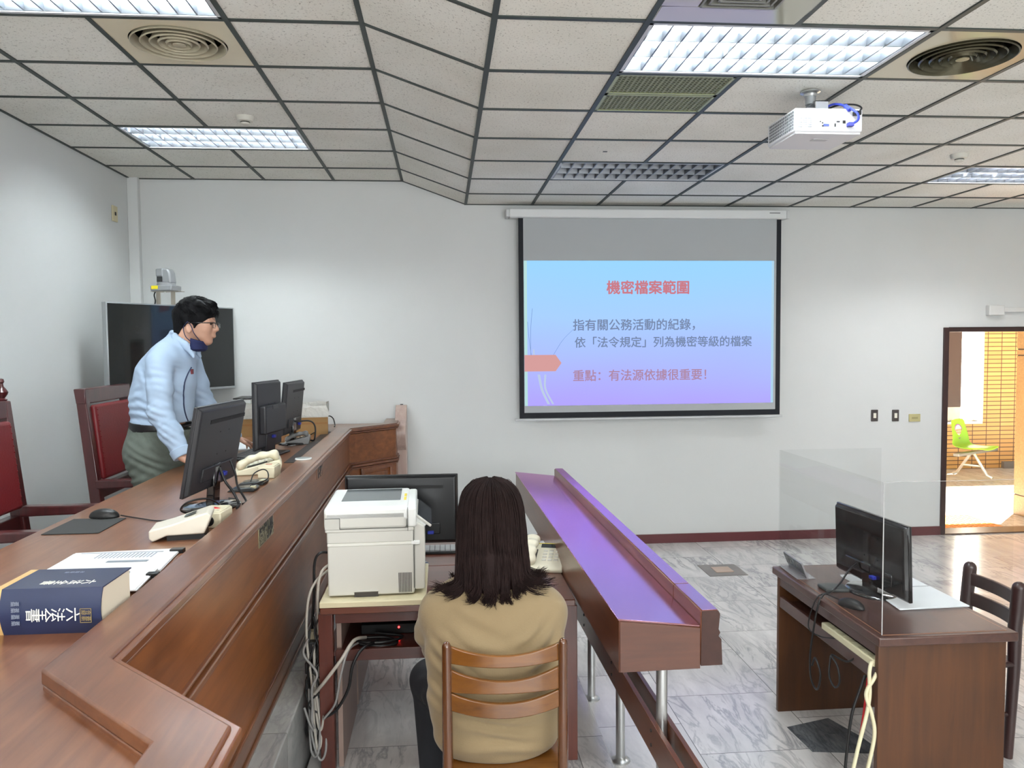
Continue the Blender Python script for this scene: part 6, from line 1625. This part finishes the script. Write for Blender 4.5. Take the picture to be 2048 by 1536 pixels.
    h.cap((-1.50, 4.80, 2.06), (-1.492, 4.795, 2.02), .024, .010, .02); h.cap((-1.50, 4.94, 2.06), (-1.492, 4.945, 2.02), .024, .010, .02)
    h.ell((-1.345, 4.87, 1.99), (.066, .14, .070), .012, op='-'); h.ell((-1.425, 4.87, 1.945), (.075, .14, .068), .012, op='-')
    h.cap((-1.435, 4.795, 2.06), (-1.448, 4.792, 2.0), .016, .006, .01); h.cap((-1.435, 4.945, 2.06), (-1.448, 4.948, 2.0), .016, .006, .01)
    rr = random.Random(3)
    for i in range(130):
        a = rr.uniform(-math.pi, math.pi); e = rr.uniform(.15, 1.45)
        nx, ny, nz = math.cos(a)*math.cos(e), math.sin(a)*math.cos(e), math.sin(e)
        c0 = np.array((-1.468+.108*nx, 4.87+.088*ny, 2.078+.094*nz)); tdir = np.array((.6*nx+.5+rr.uniform(-.4, .4), .5*ny+rr.uniform(-.5, .5), .25*nz-.35))
        tdir /= np.linalg.norm(tdir); h.cap(c0, c0+tdir*rr.uniform(.022, .038), .011, .004, .014)
    for y in np.linspace(4.79, 4.95, 12): h.cap((-1.42, y, 2.140), (-1.362+.01*rr.random(), y+.01, 2.085+.02*rr.random()), .014, .006, .02)
    hk = h.obj('hair', HAIR_K, b, 1, O)
    mb = MB(); C0 = np.array((-1.464, 4.87, 2.075)); RD = np.array((.120, .098, .104))
    for i in range(900):
        a = rr.uniform(-math.pi, math.pi); e = rr.uniform(-.55, 1.5)
        v = np.array((math.cos(a)*math.cos(e), math.sin(a)*math.cos(e), math.sin(e)))
        p = C0+RD*v
        front = v[0] > .35
        if e < .05 and v[0] > -.35: continue                      # clear of the face and ears
        if front and p[2] < 2.095: continue
        fl = np.array((.75*(v[2] > .2)+v[0]*.3+rr.uniform(-.35, .35), v[1]*.6+rr.uniform(-.35, .35), -.45-.4*(1-max(0, v[2]))+rr.uniform(-.2, .25)))
        P = [p]; L__ = rr.uniform(.030, .058)
        for k in range(3):
            nrm = (P[-1]-C0)/(RD*RD); nrm /= np.linalg.norm(nrm); t_ = fl-nrm*(fl@nrm); t_ /= np.linalg.norm(t_)
            P.append(P[-1]+t_*L__/3+nrm*(.002+.002*rr.random()))
        pts = [Vector(q)-Vector(O) for q in bez([Vector(q) for q in P], 3)]; n = len(pts); r0 = rr.uniform(.0012, .0026)
        mb.tube(pts, [r0*(1-.85*(k/(n-1))**2) for k in range(n)], 4, caps=False)
    for i in range(230):     # fringe swept forward over the forehead
        y = rr.uniform(4.785, 4.955); q = abs(y-4.87)/.085; x0 = -1.40+rr.uniform(-.03, .02)
        P = [(x0, y, 2.166-.035*q*q), (x0+.03, y+rr.uniform(-.006, .006), 2.152-.04*q*q), (-1.356-.018*q+rr.uniform(-.006, .004), y+rr.uniform(-.012, .012), 2.115-.03*q), (-1.350-.03*q+rr.uniform(-.008, .006), y+rr.uniform(-.016, .016), 2.068+rr.uniform(-.006, .03))]
        pts = [Vector(v)-Vector(O) for v in bez(P, 3)]; n = len(pts); r0 = rr.uniform(.0016, .0030)
        mb.tube(pts, [r0*(1-.85*(k/(n-1))**2) for k in range(n)], 4, caps=False)
    lk = mb.obj('locks', HAIR_K, hk, smooth=180); lk['kind'] = 'stuff'
    def L_(*q): return Vector(q)-Vector(O)
    # mask pulled down below the chin
    rows_ = []
    for k, (z, f) in enumerate(((1.928, 1.0), (1.915, 1.06), (1.908, 1.03), (1.895, 1.09), (1.887, 1.05), (1.874, 1.06), (1.864, .86), (1.860, .6), (1.862, .2))):
        r_ = []
        for i in range(25):
            th = R(-112+224*i/24); dz = .010*math.cos(th) if k < 2 else 0
            r_.append(L_(-1.455+.050*f*math.cos(th), 4.87+.079*f*math.sin(th), z-dz+.006*(1-math.cos(th))*(k < 3)))
        rows_.append(r_)
    mo = MB().grid(rows_).obj('face_mask', mat('navy face mask', (24, 32, 74), rough=.8, bump=.3, bscale=50), b, smooth=50)
    sd_ = mo.modifiers.new('thick', 'SOLIDIFY'); sd_.thickness = .002
    for y, q in ((4.776, -1), (4.964, 1)):
        MB().tube(bez([L_(-1.482, y, 2.035), L_(-1.505, y, 2.0), L_(-1.495, y, 1.95), L_(-1.474, 4.87+q*.076, 1.922)], 5), .0024, 6).obj('ear_loop', mat('navy elastic', (26, 34, 70), rough=.7), mo)
        MB().tube(bez([L_(-1.482, y, 2.035), L_(-1.462, y, 2.01), L_(-1.445, y, 1.965), L_(-1.425, 4.87+q*.062, 1.925)], 5), .0024, 6).obj('ear_loop', mat('navy elastic', (26, 34, 70)), mo)
    gf = mat('black spectacle frame', (16, 16, 18), rough=.25)
    g = MB()
    for q in (-1, 1):
        yc = 4.87+q*.036
        g.tube([L_(-1.346, yc-.026, 2.028), L_(-1.346, yc+.026, 2.028)], .0030, 6); 
        g.tube([L_(-1.346, yc-.026, 2.028), L_(-1.347, yc-.025, 1.998), L_(-1.347, yc+.025, 1.998), L_(-1.346, yc+.026, 2.028)], .0018, 6)
        g.tube([L_(-1.346, 4.87+q*.062, 2.026), L_(-1.352, 4.87+q*.083, 2.027), L_(-1.42, 4.87+q*.093, 2.028), L_(-1.482, 4.87+q*.095, 2.026), L_(-1.50, 4.87+q*.093, 2.01)], .0032, 6)
    g.tube([L_(-1.346, 4.86, 2.02), L_(-1.343, 4.87, 2.022), L_(-1.346, 4.88, 2.02)], .002, 6)
    go = g.obj('glasses', gf, b, smooth=60)
    for q in (-1, 1): MB().box(-1.3465+1.71, -1.3455+1.71, -.03+q*.036+.006, -.03+q*.036+.054-.001, 2.0-.38, 2.026-.38).obj('lens', acrylic(), go)
    for q in (-1, 1): MB().ell(L_(-1.3695, 4.87+q*.034, 2.021), (.009, .011, .0065), 12, 8).obj('eye', mat('dark eye', (40, 30, 26), rough=.1), b)
man()
